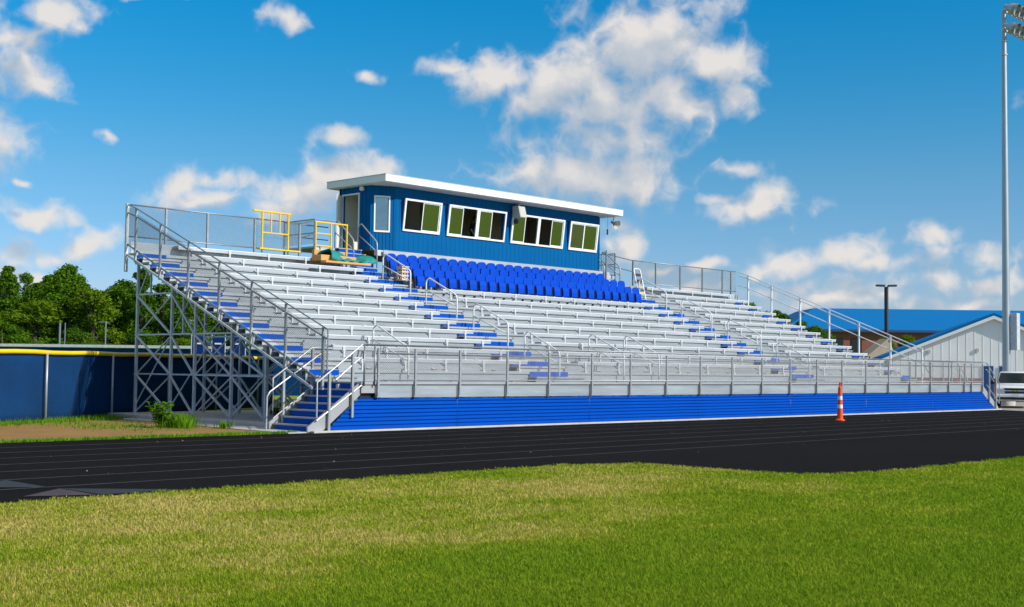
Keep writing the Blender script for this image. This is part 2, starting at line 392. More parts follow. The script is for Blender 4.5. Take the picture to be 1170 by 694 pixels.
# front walkway deck and fascia
MB().box(0,-.02,F(0)-.05, 34.8,NY(1)+.03,F(0)).build('walkway_deck', M['alu'], gs, bevel=.004)
MB().box(-.41,-.05,.93,.1385,-.021,F(0)-.075).build('walkway_fascia', M['alu_rail'], gs); MB().box(-.40,.06,.3,.3,.1,1.12).build('end_plate', M['black'], gs)
mb = MB(); mb.box(.14,-.05,.815, 34.72,-.021,F(0)-.075); mb.build('walkway_fascia', M['alu_riser'], gs)
mb = MB(); mb.box(-.02,-.085,F(0)-.055, 34.82,-.021,F(0)+.012); mb.box(.1,-.062,F(0)-.085,34.75,-.0215,F(0)-.0755); mb.build('deck_edge', M['alu_rail'], gs, bevel=.005)

# skirt: ribbed blue siding
def rib_profile(z0, z1, n):
    pr = []
    for i in range(n):
        a = z0+(z1-z0)*i/n; p = (z1-z0)/n
        pr += [(-.006,a),(-.008,a+p*.10),(-.036,a+p*.34),(-.034,a+p*.72),(-.008,a+p*.97)]
    pr.append((-.012,z1)); return pr
seams = [2.85,8.18,13.56,19.1,24.5,30.07]
edges = [None]+seams+[None]
for i in range(7):
    prof = rib_profile(.03,.795,8); mb = MB(); vs = []
    for y, z in prof:
        xa = -1.50 + (z/.815)*1.06 if edges[i] is None else edges[i]+.006
        xb = 36.32 - (z/.815)*1.55 if edges[i+1] is None else edges[i+1]-.006
        vs += [(xa,y,z),(xb,y,z)]
    mb.add(vs, [(2*k,2*k+1,2*k+3,2*k+2) for k in range(len(prof)-1)])
    mb.build('skirt_panel', M['skirt'], gs)
MB().box(-.4,.02,.8, 34.9,.06,.815).build('skirt_top_channel', M['black'], gs)

# treads, risers, benches
for j in range(1,13):
    y = NY(j); d = T+.03 if j < 12 else .50
    mb = MB(); mb.box(XL,y,F(j)-.045, XR,y+d,F(j)); mb.box(XL,y-.012,F(j)-.08,XR,y-.0005,F(j)+.002); mb.build('tread', M['alu'], gs)
    mb = MB(); mb.box(XL,y+.035,F(j-1)+.001, XR,y+.05,F(j)-.0455); mb.build('riser', M['alu_riser'], gs)
for a_, b_ in ((-1.0,7.0),(21.9,30.9)): MB().box(a_,YBK,F(12)+.001,b_,YBK+.02,F(12)+.345).build('back_panel', M['alu_riser'], gs)
brk_n = 0; rest = MB()
brackets = {}
for j in range(1,13):
    y = NY(j)
    for si, (a, b) in enumerate(SECT):
        if si == 1 and j >= 10: continue
        if si == 0 and j >= 11: b = 7.0
        mb = MB(); z = F(j)+.31
        mb.box(a,y+.04,z-.04, b,y+.165,z); mb.box(a,y+.172,z-.04, b,y+.30,z)
        mb.box(a,y+.030,z-.105,b,y+.0395,z+.003)
        bench = mb.build('bench_seat', M['alu_seat'], gs)
        MB().box(a,y+.022,z-.020,b,y+.0295,z+.004).build('nosing', M['nosing'], bench)
        MB().box(a-.012,y+.026,z-.05,a-.0005,y+.305,z+.004).build('end_cap', M['alu_rail'], bench); MB().box(b+.0005,y+.026,z-.05,b+.012,y+.305,z+.004).build('end_cap', M['alu_rail'], bench)
        n = max(2, round((b-a)/1.72)); 
        for i in range(n+1):
            x = a+.35+(b-a-.7)*i/n
            k = MB()
            k.box(x-.025,y+.008,F(j)+.003,x+.025,y+.04,z-.1255)
            k.box(x-.05,y+.045,z-.07,x+.05,y+.29,z-.0415); k.box(x-.045,y+.008,z-.125,x+.045,y+.0215,z-.024)
            k.box(x-.045,y-.02,F(j)-.045,x+.045,y-.0125,F(j)+.03); k.box(x-.045,y-.012,F(j)+.0025,x+.045,y+.12,F(j)+.03)
            k.bar((x,y+.26,z-.08),(x,y+.08,F(j)+.12),.03)
            brackets[(j,si,i)] = (k, bench, x+y*.3)
order = sorted(brackets, key=lambda q: brackets[q][2])
for n_, q in enumerate(order):
    k, bench, _ = brackets[q]
    if n_ < 98: k.build('seat_bracket', M['bracket'], bench)
    else: rest.add(k.v, k.f)
rest.build('seat_brackets', M['bracket'], gs, kind='stuff')

# aisle half-steps with blue risers
for ai, (a, b, bb) in enumerate(AISLES):
    top = 12
    for j in range(1, top+1):
        y = NY(j); zt = F(j)-.155
        mb = MB(); mb.box(a,y-.30,zt-.035,b,y+.0345,zt); mb.box(a+.01,y-.262,F(j-1)+.001,b-.01,y-.25,zt-.0355); mb.box(a,y-.312,zt-.05,b,y-.3005,zt+.002)
        st = mb.build('aisle_step', M['alu_rail'], gs)
        MB().box(a+.005,y-.022,zt+.006, bb,y-.0125,F(j)-.012).build('blue_riser', M['step_blue'], st)

# aisle hand rails
def loop_rail(x, y1, z1, y0, z0, h=.9, r=.025):
    """hoop: rear post at (y1,z1) rises, bends forward, slopes to the front post at (y0,z0)"""
    p = []
    p.append((x,y1,z1)); p.append((x,y1,z1+h-.16))
    for k in range(1,6):
        a = k/5*R(90); p.append((x, y1-.16*(1-math.cos(a)), z1+h-.16+.16*math.sin(a)))
    sl = ((z0+h) - (z1+h))/(y0-y1)
    p.append((x, y0+.12, z0+h+.12*sl)); 
    p.append((x, y0+.03, z0+h-.03+.03*sl)); p.append((x,y0,z0+h-.12)); p.append((x,y0,z0))
    mb = MB(); mb.tube(p, r, 8)
    mb.tube([(x,y1,z1+h-.38),(x,y0,z0+h-.36)], r*.8, 6)
    return mb
for ai, hx in ((1,8.17),(2,22.35)):
    for (y1,j1,y0,j0) in ((9.36,11,7.92,9),(7.13,8,5.64,6),(4.86,5,3.32,3),(2.60,2,1.16,0)):
        loop_rail(hx, y1, F(j1), y0, F(j0)).build('handrail', M['rail_white'], gs, smooth=True)
for hx in (2.15,11.2,13.0):
    loop_rail(hx, 2.6, F(2), 1.14, F(0)).build('handrail', M['rail_white'], gs, smooth=True)

# front guard rail
posts = [.07,1.29,2.85,4.63,6.32,8.18]+[9.97+1.795*i for i in range(11)]+[29.72,31.4,32.9,33.6,34.72]
for x in posts:
    mb = MB(); mb.box(x-.03,-.135,.86,x+.03,-.087,2.04)
    mb.extr([(x-.055,.815),(x+.055,.815),(x+.045,1.10),(x-.045,1.10)], 'y', -.0865,-.051) if False else None
    mb.box(x-.05,-.138,.818,x+.05,-.051,.859); mb.box(x-.05,-.0865,.86,x+.05,-.0505,1.115)
    mb.build('guard_post', M['post_grey'], gs, bevel=.006)
for z, r in ((2.114,.022),(1.905,.019),(1.25,.017)):
    mb = MB(); mb.tube([(-.38,-.11,z),(34.75,-.11,z)] if z > 2 else [(-.05,-.11,z),(34.75,-.11,z)], r, 8); mb.build('guard_rail', M['galv_dark'] if z > 1.5 else M['alu_rail'], gs, smooth=True)
MB().mesh_panel((-.36,-.11,1.25),(35.05,0,0),(0,0,.86)).build('chain_link', M['wire'], gs)
mb = MB(); mb.tube([(-.38,-.11,2.114),(-.38,-.11,1.1)],.022,8); mb.tube([(-.05,-.11,2.1),(-.05,-.11,1.1)],.022,8); mb.build('guard_post', M['galv_dark'], gs, smooth=True)
# rear guard of the walkway past the last bench, and its end
for x in (31.3,32.6,33.9,34.75):
    MB().box(x-.03,1.3,F(0)-.1,x+.03,1.35,2.1).build('guard_post', M['post_grey'], gs)
for z in (2.114,1.9,1.25):
    MB().tube([(31.1,1.325,z),(34.75,1.325,z)], .02, 8).build('guard_rail', M['galv_dark'], gs, smooth=True)
MB().tube([(31.9,1.32,2.05),(33.0,1.32,1.28)], .018, 6).build('guard_brace', M['galv_dark'], gs)

# rear guard fence
ZB = 6.31; YB = 10.14
def rear(x0, x1, pxs):
    for x in pxs: MB().box(x-.03,YB-.03,4.7,x+.03,YB+.03,ZB-.02).build('guard_post', M['galv_dark'], gs)
    for z in (ZB, 5.36): MB().tube([(x0,YB,z),(x1,YB,z)], .021, 8).build('guard_rail', M['galv_dark'], gs, smooth=True)
    MB().mesh_panel((x0,YB,5.36),(x1-x0,0,0),(0,0,ZB-5.36)).build('chain_link', M['wire'], gs)
rear(-1.12,5.3,[.2,1.66,3.42,5.2])
rear(22.85,30.7,[22.9,24.5,26.3,28.0,29.6,30.3])
# side guards: sloped with mesh on the left, open rails on the right
def zt(y): return 2.30+.4*y
def zs(y): return .62+.415*y
LX = -1.1
for y in (9.61,8.23,6.73,5.18,3.65,2.14,.60):
    MB().box(LX-.03,y-.03,zs(y)-.05 if y>1 else 1.0,LX+.03,y+.03,zt(y)-.01).build('guard_post', M['post_grey'], gs, bevel=.005)
mb = MB(); mb.box(LX-.04,YB-.04,4.3,LX+.04,YB+.04,ZB+.02); mb.build('corner_post', M['galv'], gs)
MB().tube([(LX,.42,1.3),(LX,.42,zt(.42)),(LX,9.61,zt(9.61)),(LX,YB,ZB)], .021, 8).build('guard_rail', M['galv_dark'], gs, smooth='auto')
MB().tube([(LX,.42,zt(.42)-.24),(LX,9.61,zt(9.61)-.24),(LX,YB,ZB-.24)], .021, 8).build('guard_rail', M['galv_dark'], gs, smooth='auto')
MB().tube([(LX+.12,.7,zt(.7)-.28),(LX+.12,9.4,zt(9.4)-.28)], .019, 8).build('guard_rail', M['alu_rail'], gs, smooth=True)
MB().mesh_panel((LX,.45,zs(.45)+.5),(0,9.15,9.15*.4),(0,0,1.02)).build('chain_link', M['wire'], gs)
MB().mesh_panel((LX,9.62,5.05),(0,.5,0.05),(0,0,1.1)).build('chain_link', M['wire'], gs)
MB().bar((LX,1.0,zs(1.0)),(LX,10.2,zs(10.2)),.03,.06).build('side_stringer', M['galv'], gs)
MB().bar((LX+.02,.9,zs(.9)+.30),(LX+.02,10.1,zs(10.1)+.30),.03,.05).build('side_toe_rail', M['galv_dark'], gs)
RX = 30.9
for y in (9.57,8.29,6.76,5.27,3.8,2.3,.85):
    MB().box(RX-.032,y-.032,zs(y),RX+.032,y+.032,zt(y)-.005).build('guard_post', M['rail_white'], gs, bevel=.005)
for dz in (0,.16,.62):
    MB().tube([(RX,.8,zt(.8)-dz),(RX,9.61,zt(9.61)-dz),(RX,YB,ZB-dz)], .022, 8).build('guard_rail', M['rail_white'], gs, smooth='auto')
MB().bar((RX,1.0,zs(1.0)),(RX,10.2,zs(10.2)),.03,.06).build('side_stringer', M['galv'], gs)

# understructure: frames of columns and braces
fx = [-.74, 1.6]+[3.95+2.4*i for i in range(11)]+[30.6]
CY = [10.03,8.10,6.86,5.04,3.45]
braces = MB()
for i, x in enumerate(fx):
    for y in CY[:5 if i < 5 else 4]:
        MB().box(x-.036,y-.036,.12,x+.036,y+.036,zs(y)+.05).build('column', M['galv'], gs)
    segs = []
    for z in (1.29,2.44,3.63):
        ys = [y for y in CY if zs(y) > z]
        if len(ys) > 1: segs.append(((x,ys[-1]-.05,z),(x,ys[0]+.08,z),.045))
    def X(y0,y1,z0,z1,both=True):
        segs.append(((x-.03,y1,z0),(x-.03,y0,z1),.05))
        if both: segs.append(((x+.03,y0,z0),(x+.03,y1,z1),.03))
    X(10.0,8.13,.2,1.27); X(10.0,8.13,1.31,2.42); X(10.0,8.13,2.46,3.6); X(6.84,5.06,.2,1.27); X(6.84,5.06,1.31,2.42)
    X(8.1,6.88,1.31,2.42,False); X(8.1,6.88,2.46,3.6,False); X(8.1,6.88,.2,1.27,False); X(5.0,3.5,.2,1.27); X(5.0,3.5,1.31,1.95,False)
    segs.append(((x,9.3,3.63),(x,9.3,zs(9.3)),.045)); segs.append(((x,7.5,2.46),(x,7.5,zs(7.5)),.045)); segs.append(((x,9.95,3.65),(x,9.35,zs(9.35)),.03)); segs.append(((x,7.45,3.6),(x,6.3,2.46),.03)); segs.append(((x,4.2,1.3),(x,4.2,zs(4.2)),.04))
    if x > 0: segs.append(((x,1.3,zs(1.3)),(x,10.1,zs(10.1)),.1))
    if i < 3:
        for p, q, w in segs: MB().bar(p,q,w).build('brace', M['galv'], gs)
    else:
        for p, q, w in segs[::2]: braces.bar(p,q,w*.8)
for y in CY:
    for k in range(0,len(fx)-1,2):
        braces.bar((fx[k],y+.04,.3),(fx[k+1],y+.04,zs(y)-.2),.03)
    braces.bar((fx[0],y,zs(y)-.1),(fx[-1],y,zs(y)-.1),.07)
braces.build('understructure_braces', M['galv'], gs, kind='stuff')
for x in fx[1:]: MB().box(x-.05,.25,.05,x+.05,.33,1.1).build('walkway_column', M['galv'], gs)
MB().box(-.5,.75,F(0)-.22,34.6,.83,F(0)-.055).build('walkway_beam', M['galv'], gs)

# stairs down from both ends of the walkway
def stairs(x0, sgn, wY0, wY1, name):
    st = []; n = 7; rz = F(0)/n; run = .225 if sgn < 0 else .255
    for k in range(n):
        z = F(0)-rz*(k+1)+.0; xa = x0+sgn*run*k; xb = xa+sgn*run
        lo, hi = min(xa,xb), max(xa,xb)
        t = MB()
        if k < n-1: t.box(lo-.02,wY0+.05,z-.035,hi+.02,wY1-.05,z)
        else: t.box(lo,wY0+.05,.0,hi-.1 if sgn>0 else hi,wY1-.05,.012)
        t.build('stair_tread', M['alu_rail'], gs)
        MB().box(xa-.012 if sgn<0 else xa,wY0+.055,z+.001,xa if sgn<0 else xa+.012,wY1-.18,z+rz-.036).build('stair_riser', M['step_blue'], gs)
    for y in (wY0,wY1):
        MB().extr([(x0-sgn*.02,F(0)),(x0-sgn*.02,F(0)-.30),(x0+sgn*.05,F(0)-.36),(x0+sgn*(6.9*run-.42),.02),(x0+sgn*6.9*run,.02),(x0+sgn*6.9*run,.13)], 'y', y-.025,y+.025).add([],[]).build('stair_stringer', M['alu_rail'], gs)
MB().box(-.42,-.02,F(0)-.05,-.0005,NY(1)+.03,F(0)).build('walkway_deck', M['alu'], gs); MB().box(-.44,-.085,F(0)-.055,-.0205,-.021,F(0)+.012).build('deck_edge', M['alu_rail'], gs)
stairs(-.42,-1,0.02,1.68,'l'); stairs(34.8,1,.02,1.3,'r')
sl = .68
def stair_rail(x0, sgn, y, up):
    top = (x0+sgn*.42, y, 2.10); bot = (x0+sgn*1.76, y, 2.10-1.34*sl)
    MB().tube([(x0-sgn*.02,y,2.114),top,bot,(bot[0],y,.35)], .021, 8).build('stair_rail', M['alu_rail'], gs, smooth='auto')
    MB().tube([(top[0]-sgn*.1,y,1.80),(top[0]+sgn*.05,y,1.78),(bot[0]-sgn*.55,y,bot[2]+.06)], .018, 8).build('stair_rail', M['alu_rail'], gs, smooth='auto')
    MB().tube([(top[0],y,1.12),(bot[0],y,1.12-1.34*sl+.08)], .021, 8).build('stair_rail', M['alu_rail'], gs)
    for dx in (.70,1.40):
        MB().box(x0+sgn*dx-.03,y-.03,max(.02,1.0-dx*sl-.18),x0+sgn*dx+.03,y+.03,2.10-(dx-.42)*sl-.03).build('stair_post', M['post_grey'], gs)
    if up: MB().mesh_panel((top[0],y,1.12),(bot[0]-top[0],0,bot[2]-top[2]),(0,0,.95)).build('chain_link', M['wire'], gs)
stair_rail(0,-1,-.06,False); stair_rail(34.8,1,-.06,False); stair_rail(34.8,1,1.3,False)
MB().tube([(-.2,1.46,1.92),(-.45,1.46,1.92),(-2.02,1.46,.94),(-2.10,1.46,.82),(-2.11,1.46,.02)], .021, 8).build('stair_rail', M['alu_rail'], gs, smooth='auto')
MB().tube([(-.1,1.56,2.03),(-.70,1.56,2.03),(-1.86,1.56,1.27),(-1.86,1.56,.28),(-.75,1.56,1.02)], .021, 8).build('stair_rail', M['alu_rail'], gs, smooth='auto')
for x in (-.68,-1.55): MB().box(x-.03,1.53,.1,x+.03,1.59,1.2+.68*(x+1.86)+.02).build('stair_post', M['post_grey'], gs)

# landings and upper steps to the press box doors
def landing(xa, xb, side):
    for i in range(5):
        y = 10.02+.22*i; z = F(12)+.173*(i+1)
        m_ = MB(); m_.box(xa,y,z-.03,xb,y+.25,z); s_ = m_.build('upper_step', M['alu_rail'], gs)
        MB().box(xa+.01,y+.01,z-.172,xb-.01,y+.022,z-.0305).build('blue_riser', M['step_blue'], s_)
    x0 = xa-.9 if side < 0 else xa; x1 = xb if side < 0 else xb+.9
    MB().box(x0,11.1,5.66,x1,12.9,5.72).build('landing_deck', M['alu'], gs)
    ex = x0 if side < 0 else x1
    for y in (11.1,12.85):
        MB().box(ex-.025,y-.025,.12,ex+.025,y+.025,6.64).build('landing_post', M['galv_dark'], gs)
    MB().tube([(ex,11.1,6.65),(ex,12.87,6.65),(x1 if side<0 else x0,12.87,6.65)], .02, 8).build('guard_rail', M['galv_dark'], gs, smooth='auto')
    MB().tube([(ex,11.1,6.18),(ex,12.87,6.18),(x1 if side<0 else x0,12.87,6.18)], .018, 8).build('guard_rail', M['galv_dark'], gs, smooth='auto')
    MB().mesh_panel((ex,11.1,5.8),(0,1.75,0),(0,0,.84)).build('chain_link', M['wire'], gs)
    fx_ = xa-.03 if side < 0 else xb+.03
    if side < 0:
        MB().tube([(x0,11.1,6.65),(fx_,11.1,6.65)], .02, 8).build('guard_rail', M['galv_dark'], gs)
    MB().bar((x0,11.12,5.60),(x1,11.12,5.60),.06,.12).build('landing_beam', M['galv'], gs)
    for sx, mm in ((xa-.0,M['alu_rail']),(xb+.0,M['alu_rail'])):
        loop_rail(sx, 11.12, 5.72, 10.08, F(12)+.17, .93).build('handrail', mm, gs, smooth=True)
landing(7.45,8.5,-1); landing(20.9,21.95,1)
MB().box(21.0,10.05,5.3,21.04,10.1,6.6).build('landing_post', M['galv_dark'], gs)
for z in (6.62,6.15): MB().tube([(21.95,11.1,z),(22.85,10.14,z-.32)], .02, 8).build('guard_rail', M['galv_dark'], gs)
for z in (6.62,6.15): MB().tube([(5.25,10.14,z-.31),(6.55,11.1,z)], .02, 8).build('guard_rail', M['galv_dark'], gs)
# pale fascia behind the blue chairs, carrying the press box
MB().box(8.85,10.12,F(12)+.001,21.3,10.155,5.70).build('back_fascia', M['alu_seat'], gs)
for x in (9.2,13,17,20.6):
    for y in (10.3,12.3): MB().box(x-.06,y-.06,.12,x+.06,y+.06,5.5).build('press_box_support', M['galv'], gs)
mb = MB()
for y in (10.3,12.3): mb.box(8.6,y-.06,5.5,21.2,y+.06,5.698)
mb.build('support_beams', M['galv'], gs)
# ------------------------------------------------------------------ press box
pb = thing('press_box', 'blue press box with white flat roof and tilted windows on top of the grandstand', 'press box', (15,11.3,5.72))
Z0, Z1 = 5.72, 8.03
FY = 10.2
def wall_cells(s0, s1, openings, z0=Z0, z1=Z1):
    xs = sorted({s0,s1}|{v for o in openings for v in o[:2]}); zs_ = sorted({z0,z1}|{v for o in openings for v in o[2:]})
    out = []
    for i in range(len(xs)-1):
        for k in range(len(zs_)-1):
            cx, cz = (xs[i]+xs[i+1])/2, (zs_[k]+zs_[k+1])/2
            if not any(o[0]<cx<o[1] and o[2]<cz<o[3] for o in openings): out.append((xs[i],xs[i+1],zs_[k],zs_[k+1]))
    return out
WIN = [(9.72,11.52,['open','glass']),(11.88,14.93,['glass','open','glass','open']),(15.27,18.33,['glass','open','open','glass']),(18.68,20.46,['clear','glass'])]
WZ0, WZ1 = 6.46, 7.62
mb = MB()
for a,b,c,d in wall_cells(9.46,20.6,[(w[0]+.04,w[1]-.04,WZ0+.04,WZ1-.04) for w in WIN]): mb.box(a,FY,c,b,FY+.08,d)
x = 9.62
while x < 20.55:   # shallow ribs of the metal siding, broken by the windows
    inside = any(w[0]-.03 < x < w[1]+.03 for w in WIN)
    for za, zb in (((Z0+.01,WZ0-.06),(WZ1+.12,Z1-.005)) if inside else ((Z0+.01,Z1-.005),)):
        mb.extr([(x-.022,FY+.001),(x-.011,FY-.009),(x+.011,FY-.009),(x+.022,FY+.001)], 'z', za, zb)
    x += .23
mb.build('front_wall', M['box_blue'], pb)
def wall_dir(A, B, openings, name, m, ribs=.2, th=.08):
    """wall from A to B in plan with its outside on the right hand when walking from A to B"""
    A, B = Vector((A[0],A[1],0)), Vector((B[0],B[1],0)); L = (B-A).length; d = (B-A)/L; n = Vector((d.y,-d.x,0))
    def W(s, t, z): p = A + d*s + n*t; return (p.x,p.y,z)
    def bx(mb, s0, s1, t0, t1, z0, z1):
        mb.add([W(s0,t0,z0),W(s1,t0,z0),W(s1,t1,z0),W(s0,t1,z0),W(s0,t0,z1),W(s1,t0,z1),W(s1,t1,z1),W(s0,t1,z1)],
               [(0,3,2,1),(4,5,6,7),(0,1,5,4),(1,2,6,5),(2,3,7,6),(3,0,4,7)])
    mb = MB()
    for a,b,c,e in wall_cells(0,L,openings): bx(mb,a,b,-th,0,c,e)
    s = ribs*.6
    while s < L-.02:
        hit = [o for o in openings if o[0]-.06 < s < o[1]+.06]
        rngs = [(Z0+.01,Z1-.01)] if not hit else [(Z0+.01,hit[0][2]-.07),(hit[0][3]+.07,Z1-.01)]
        for za, zb in rngs:
            if zb-za > .05: bx(mb, s-.015, s+.015, -.002, .016, za, zb)
        s += ribs
    mb.build(name, m, pb)
    return W, bx
# end wall with the door (outside faces -X): walk from rear to front
DOOR = (12.38-12.13, 12.38-11.26)
W, bx = wall_dir((8.6,12.38),(8.6,10.6), [(DOOR[0],DOOR[1],Z0,7.74)], 'end_wall', M['box_blue'])
mb = MB(); bx(mb,DOOR[0]-.06,DOOR[0],.0005,.03,Z0,7.80); bx(mb,DOOR[1],DOOR[1]+.06,.0005,.03,Z0,7.80); bx(mb,DOOR[0],DOOR[1],.0005,.03,7.74,7.80)
mb.build('door_frame', M['white'], pb)
mb = MB(); mb.bar((8.55,12.15,Z0+1.01),(7.90,11.63,Z0+1.01),.045,1.98); dr = mb.build('door', M['white'], pb); MB().tube([(7.99,11.72,6.7),(8.03,11.66,6.7)],.02,8).build('handle', M['chrome'], dr)
W, bx = wall_dir((8.6,10.599),(9.459,10.201), [(.17,.66,6.42,7.60)], 'corner_wall', M['box_blue'], .13)
mb = MB(); e = .05
for s0,s1,a,b in ((.12,.71,6.36,6.42),(.12,.71,7.60,7.66),(.12,.17,6.42,7.60),(.66,.71,6.42,7.60)): bx(mb,s0,s1,.0005,.04,a,b)
cw = mb.build('window', M['white'], pb); mb = MB(); bx(mb,.17,.66,-.03,-.024,6.42,7.60); mb.build('pane', M['glass_clear'], cw)
wall_dir((20.601,10.201),(21.2,10.6), [], 'corner_wall', M['box_blue'], .13)
wall_dir((21.2,10.601),(21.2,12.38), [], 'end_wall', M['box_blue'])
wall_dir((21.2,12.381),(8.6,12.381), [], 'rear_wall', M['box_blue'], .3)
MB().box(8.69,12.25,Z0+.01,21.1,12.285,Z1-.02).build('rear_lining', M['lining'], pb)
MB().box(11.2,10.9,Z0+.01,11.24,12.2,Z1-.02).build('partition', M['lining'], pb)
MB().box(15.1,11.0,Z0+.01,15.14,12.2,Z1-.02).build('partition', M['board'], pb)
MB().box(18.5,11.0,Z0+.01,18.54,12.2,Z1-.02).build('partition', M['lining'], pb)
MB().prism([(8.61,12.37),(8.61,10.61),(9.47,10.21),(20.59,10.21),(21.19,10.61),(21.19,12.37)], Z0-.02, Z0+.009).build('floor_panel', M['brownwall'], pb)
MB().box(9.6,10.35,6.30,20.4,10.85,6.34).build('counter', M['brownwall'], pb)
mb = MB(); mb.box(8.3,9.45,8.035,21.35,12.75,8.275); rf = mb.build('roof', M['white'], pb, bevel=.01)
mb = MB(); mb.box(8.29,9.44,8.277,21.36,12.76,8.295); mb.build('drip_edge', M['galv'], rf)
MB().box(8.36,9.52,8.02,21.29,12.69,8.0345).build('soffit', M['soffit'], rf)
MB().box(9.46,10.165,Z0-.035,20.62,10.199,Z0+.012).build('base_trim', M['blue_trim'], pb)
# tilted window units: sill at the wall, head leaning out
for (a, b, panes) in WIN:
    out = .15
    def P(x, t, k):   # t 0..1 from sill to head, k thickness outwards
        return (x, FY-.03 - out*t - k, WZ0 + (WZ1-WZ0)*t)
    mb = MB()
    def slab(mb, xa, xb, ta, tb, k0, k1):
        mb.add([P(xa,ta,k0),P(xb,ta,k0),P(xb,ta,k1),P(xa,ta,k1),P(xa,tb,k0),P(xb,tb,k0),P(xb,tb,k1),P(xa,tb,k1)],
               [(0,3,2,1),(4,5,6,7),(0,1,5,4),(1,2,6,5),(2,3,7,6),(3,0,4,7)])
    ft = .058; fw_ = .072
    slab(mb,a,b,0,ft,-.02,.03); slab(mb,a,b,1-ft,1,-.02,.03); slab(mb,a,a+fw_,ft,1-ft,-.02,.03); slab(mb,b-fw_,b,ft,1-ft,-.02,.03)
    n = len(panes)
    if n == 4: slab(mb,(a+b)/2-.075,(a+b)/2+.075,ft,1-ft,-.02,.031)
    win = mb.build('window', M['white'], pb)
    # cheeks and head between wall and leaning frame
    mb = MB()
    for xx in (a+.01,b-.03):
        mb.extr([(FY-.001,WZ0),(FY-.012,WZ0),(FY-.012-out,WZ1),(FY-.001,WZ1)], 'x', xx, xx+.02)
    mb.box(a+.031,FY-.01-out,WZ1-.02,b-.031,FY-.001,WZ1-.004)
    mb.build('window_box', M['box_blue'], win)
    units = [(a+fw_,b-fw_)] if n == 2 else [(a+fw_,(a+b)/2-.075),((a+b)/2+.075,b-fw_)]
    pi = 0
    for (u0,u1) in units:
        mid = (u0+u1)/2
        for q,(x0,x1) in enumerate(((u0,mid),(mid,u1))):
            kind = panes[pi]; pi += 1
            if kind == 'open': continue
            mb = MB(); kk = -.006 if q else .004
            slab(mb,x0,x0+.035,ft,1-ft,kk-.006,kk+.006); slab(mb,x1-.035,x1,ft,1-ft,kk-.006,kk+.006); slab(mb,x0+.034,x1-.034,ft,ft+.03,kk-.005,kk+.005); slab(mb,x0+.034,x1-.034,1-ft-.03,1-ft,kk-.005,kk+.005)
            sash = mb.build('sash', M['white'], win)
            mb = MB(); slab(mb,x0+.036,x1-.036,ft+.031,1-ft-.031,kk-.003,kk); mb.build('pane', M['glass'] if kind == 'glass' else M['glass_clear'], sash)
# little lamp by the door
mb = MB(); mb.lathe([(.05,0),(.09,.03),(.09,.12),(.05,.16)], (8.52,11.0,7.84), 10); mb.build('wall_lamp', M['white'], pb, smooth='auto')

# speakers
def speaker_box(loc, label):
    t = thing('loudspeaker', label, 'loudspeaker', loc)
    x,y,z = loc; mb = MB(); mb.extr([(y-.25,z),(y-.12,z+.46),(y+.2,z+.46),(y+.2,z)], 'x', x-.19, x+.19); mb.build('cabinet', M['speaker'], t, bevel=.02)
    mb = MB(); mb.add([(x-.165,y-.252,z+.02),(x+.165,y-.252,z+.02),(x+.165,y-.136,z+.43),(x-.165,y-.136,z+.43)], [(0,1,2,3)])
    mb.build('grille', M['speaker'], t)
    mb = MB(); mb.tube([(x,y,z+.48),(x,y,z+.6)],.03,8); mb.build('bracket', M['galv'], t)
speaker_box((15.45,9.85,7.43), 'beige box loudspeaker hung under the roof edge above the third window group')
t = thing('security_camera', 'small black camera below the beige loudspeaker on the press box front', 'camera', (15.42,10.08,7.22))
MB().box(15.34,9.92,7.22,15.5,10.14,7.38).build('camera_body', M['black'], t, bevel=.02); MB().tube([(15.42,10.0,7.38),(15.42,10.0,7.42)],.02,8).build('camera_mount', M['black'], t)
t = thing('horn_loudspeaker', 'grey horn loudspeaker hung under the right end of the press box roof', 'loudspeaker', (21.15,9.75,7.5))
mb = MB()
mb.add([],[]); pts = [(.19,0),(.16,.05),(.09,.17),(.06,.26),(.06,.34)]
def lathe_y(mb, prof, c, ang, n=14):
    ca, sa = math.cos(ang), math.sin(ang); vs = []; fs = []
    for r, l in prof:
        for j in range(n):
            a = 2*math.pi*j/n; yy, zz = l, r*math.sin(a); vs.append((c[0]+r*math.cos(a), c[1]+yy*ca - zz*sa, c[2]+yy*sa+zz*ca))
    for i in range(len(prof)-1):
        for j in range(n): fs.append((i*n+j, i*n+(j+1)%n, (i+1)*n+(j+1)%n, (i+1)*n+j))
    fs.append(tuple(range((len(prof)-1)*n, len(prof)*n)))
    mb.add(vs, fs)
lathe_y(mb, pts, (21.15,9.6,7.66), R(25)); mb.build('horn', M['speaker'], t, smooth='auto')
MB().tube([(21.15,9.8,7.8),(21.15,9.8,8.02)],.025,8).build('bracket', M['galv'], t)
t = thing('hanging_microphone', 'small dark cylinder hanging below the horn loudspeaker', 'microphone', (20.75,9.8,7.2))
MB().tube([(20.75,9.8,7.22),(20.75,9.8,7.45)],.035,8).build('microphone_body', M['black'], t); MB().tube([(20.75,9.8,7.45),(20.75,9.8,8.02)],.005,5).build('cord', M['black'], t)
t = thing('video_monitor', 'black monitor on the counter behind the second window group', 'monitor', (14.35,10.6,6.34))
MB().box(14.05,10.6,6.44,14.65,10.65,6.84).build('screen_panel', M['black'], t, bevel=.01); MB().box(14.2,10.55,6.341,14.5,10.72,6.37).build('base_plate', M['black'], t); MB().box(14.31,10.62,6.37,14.39,10.65,6.44).build('neck', M['black'], t)

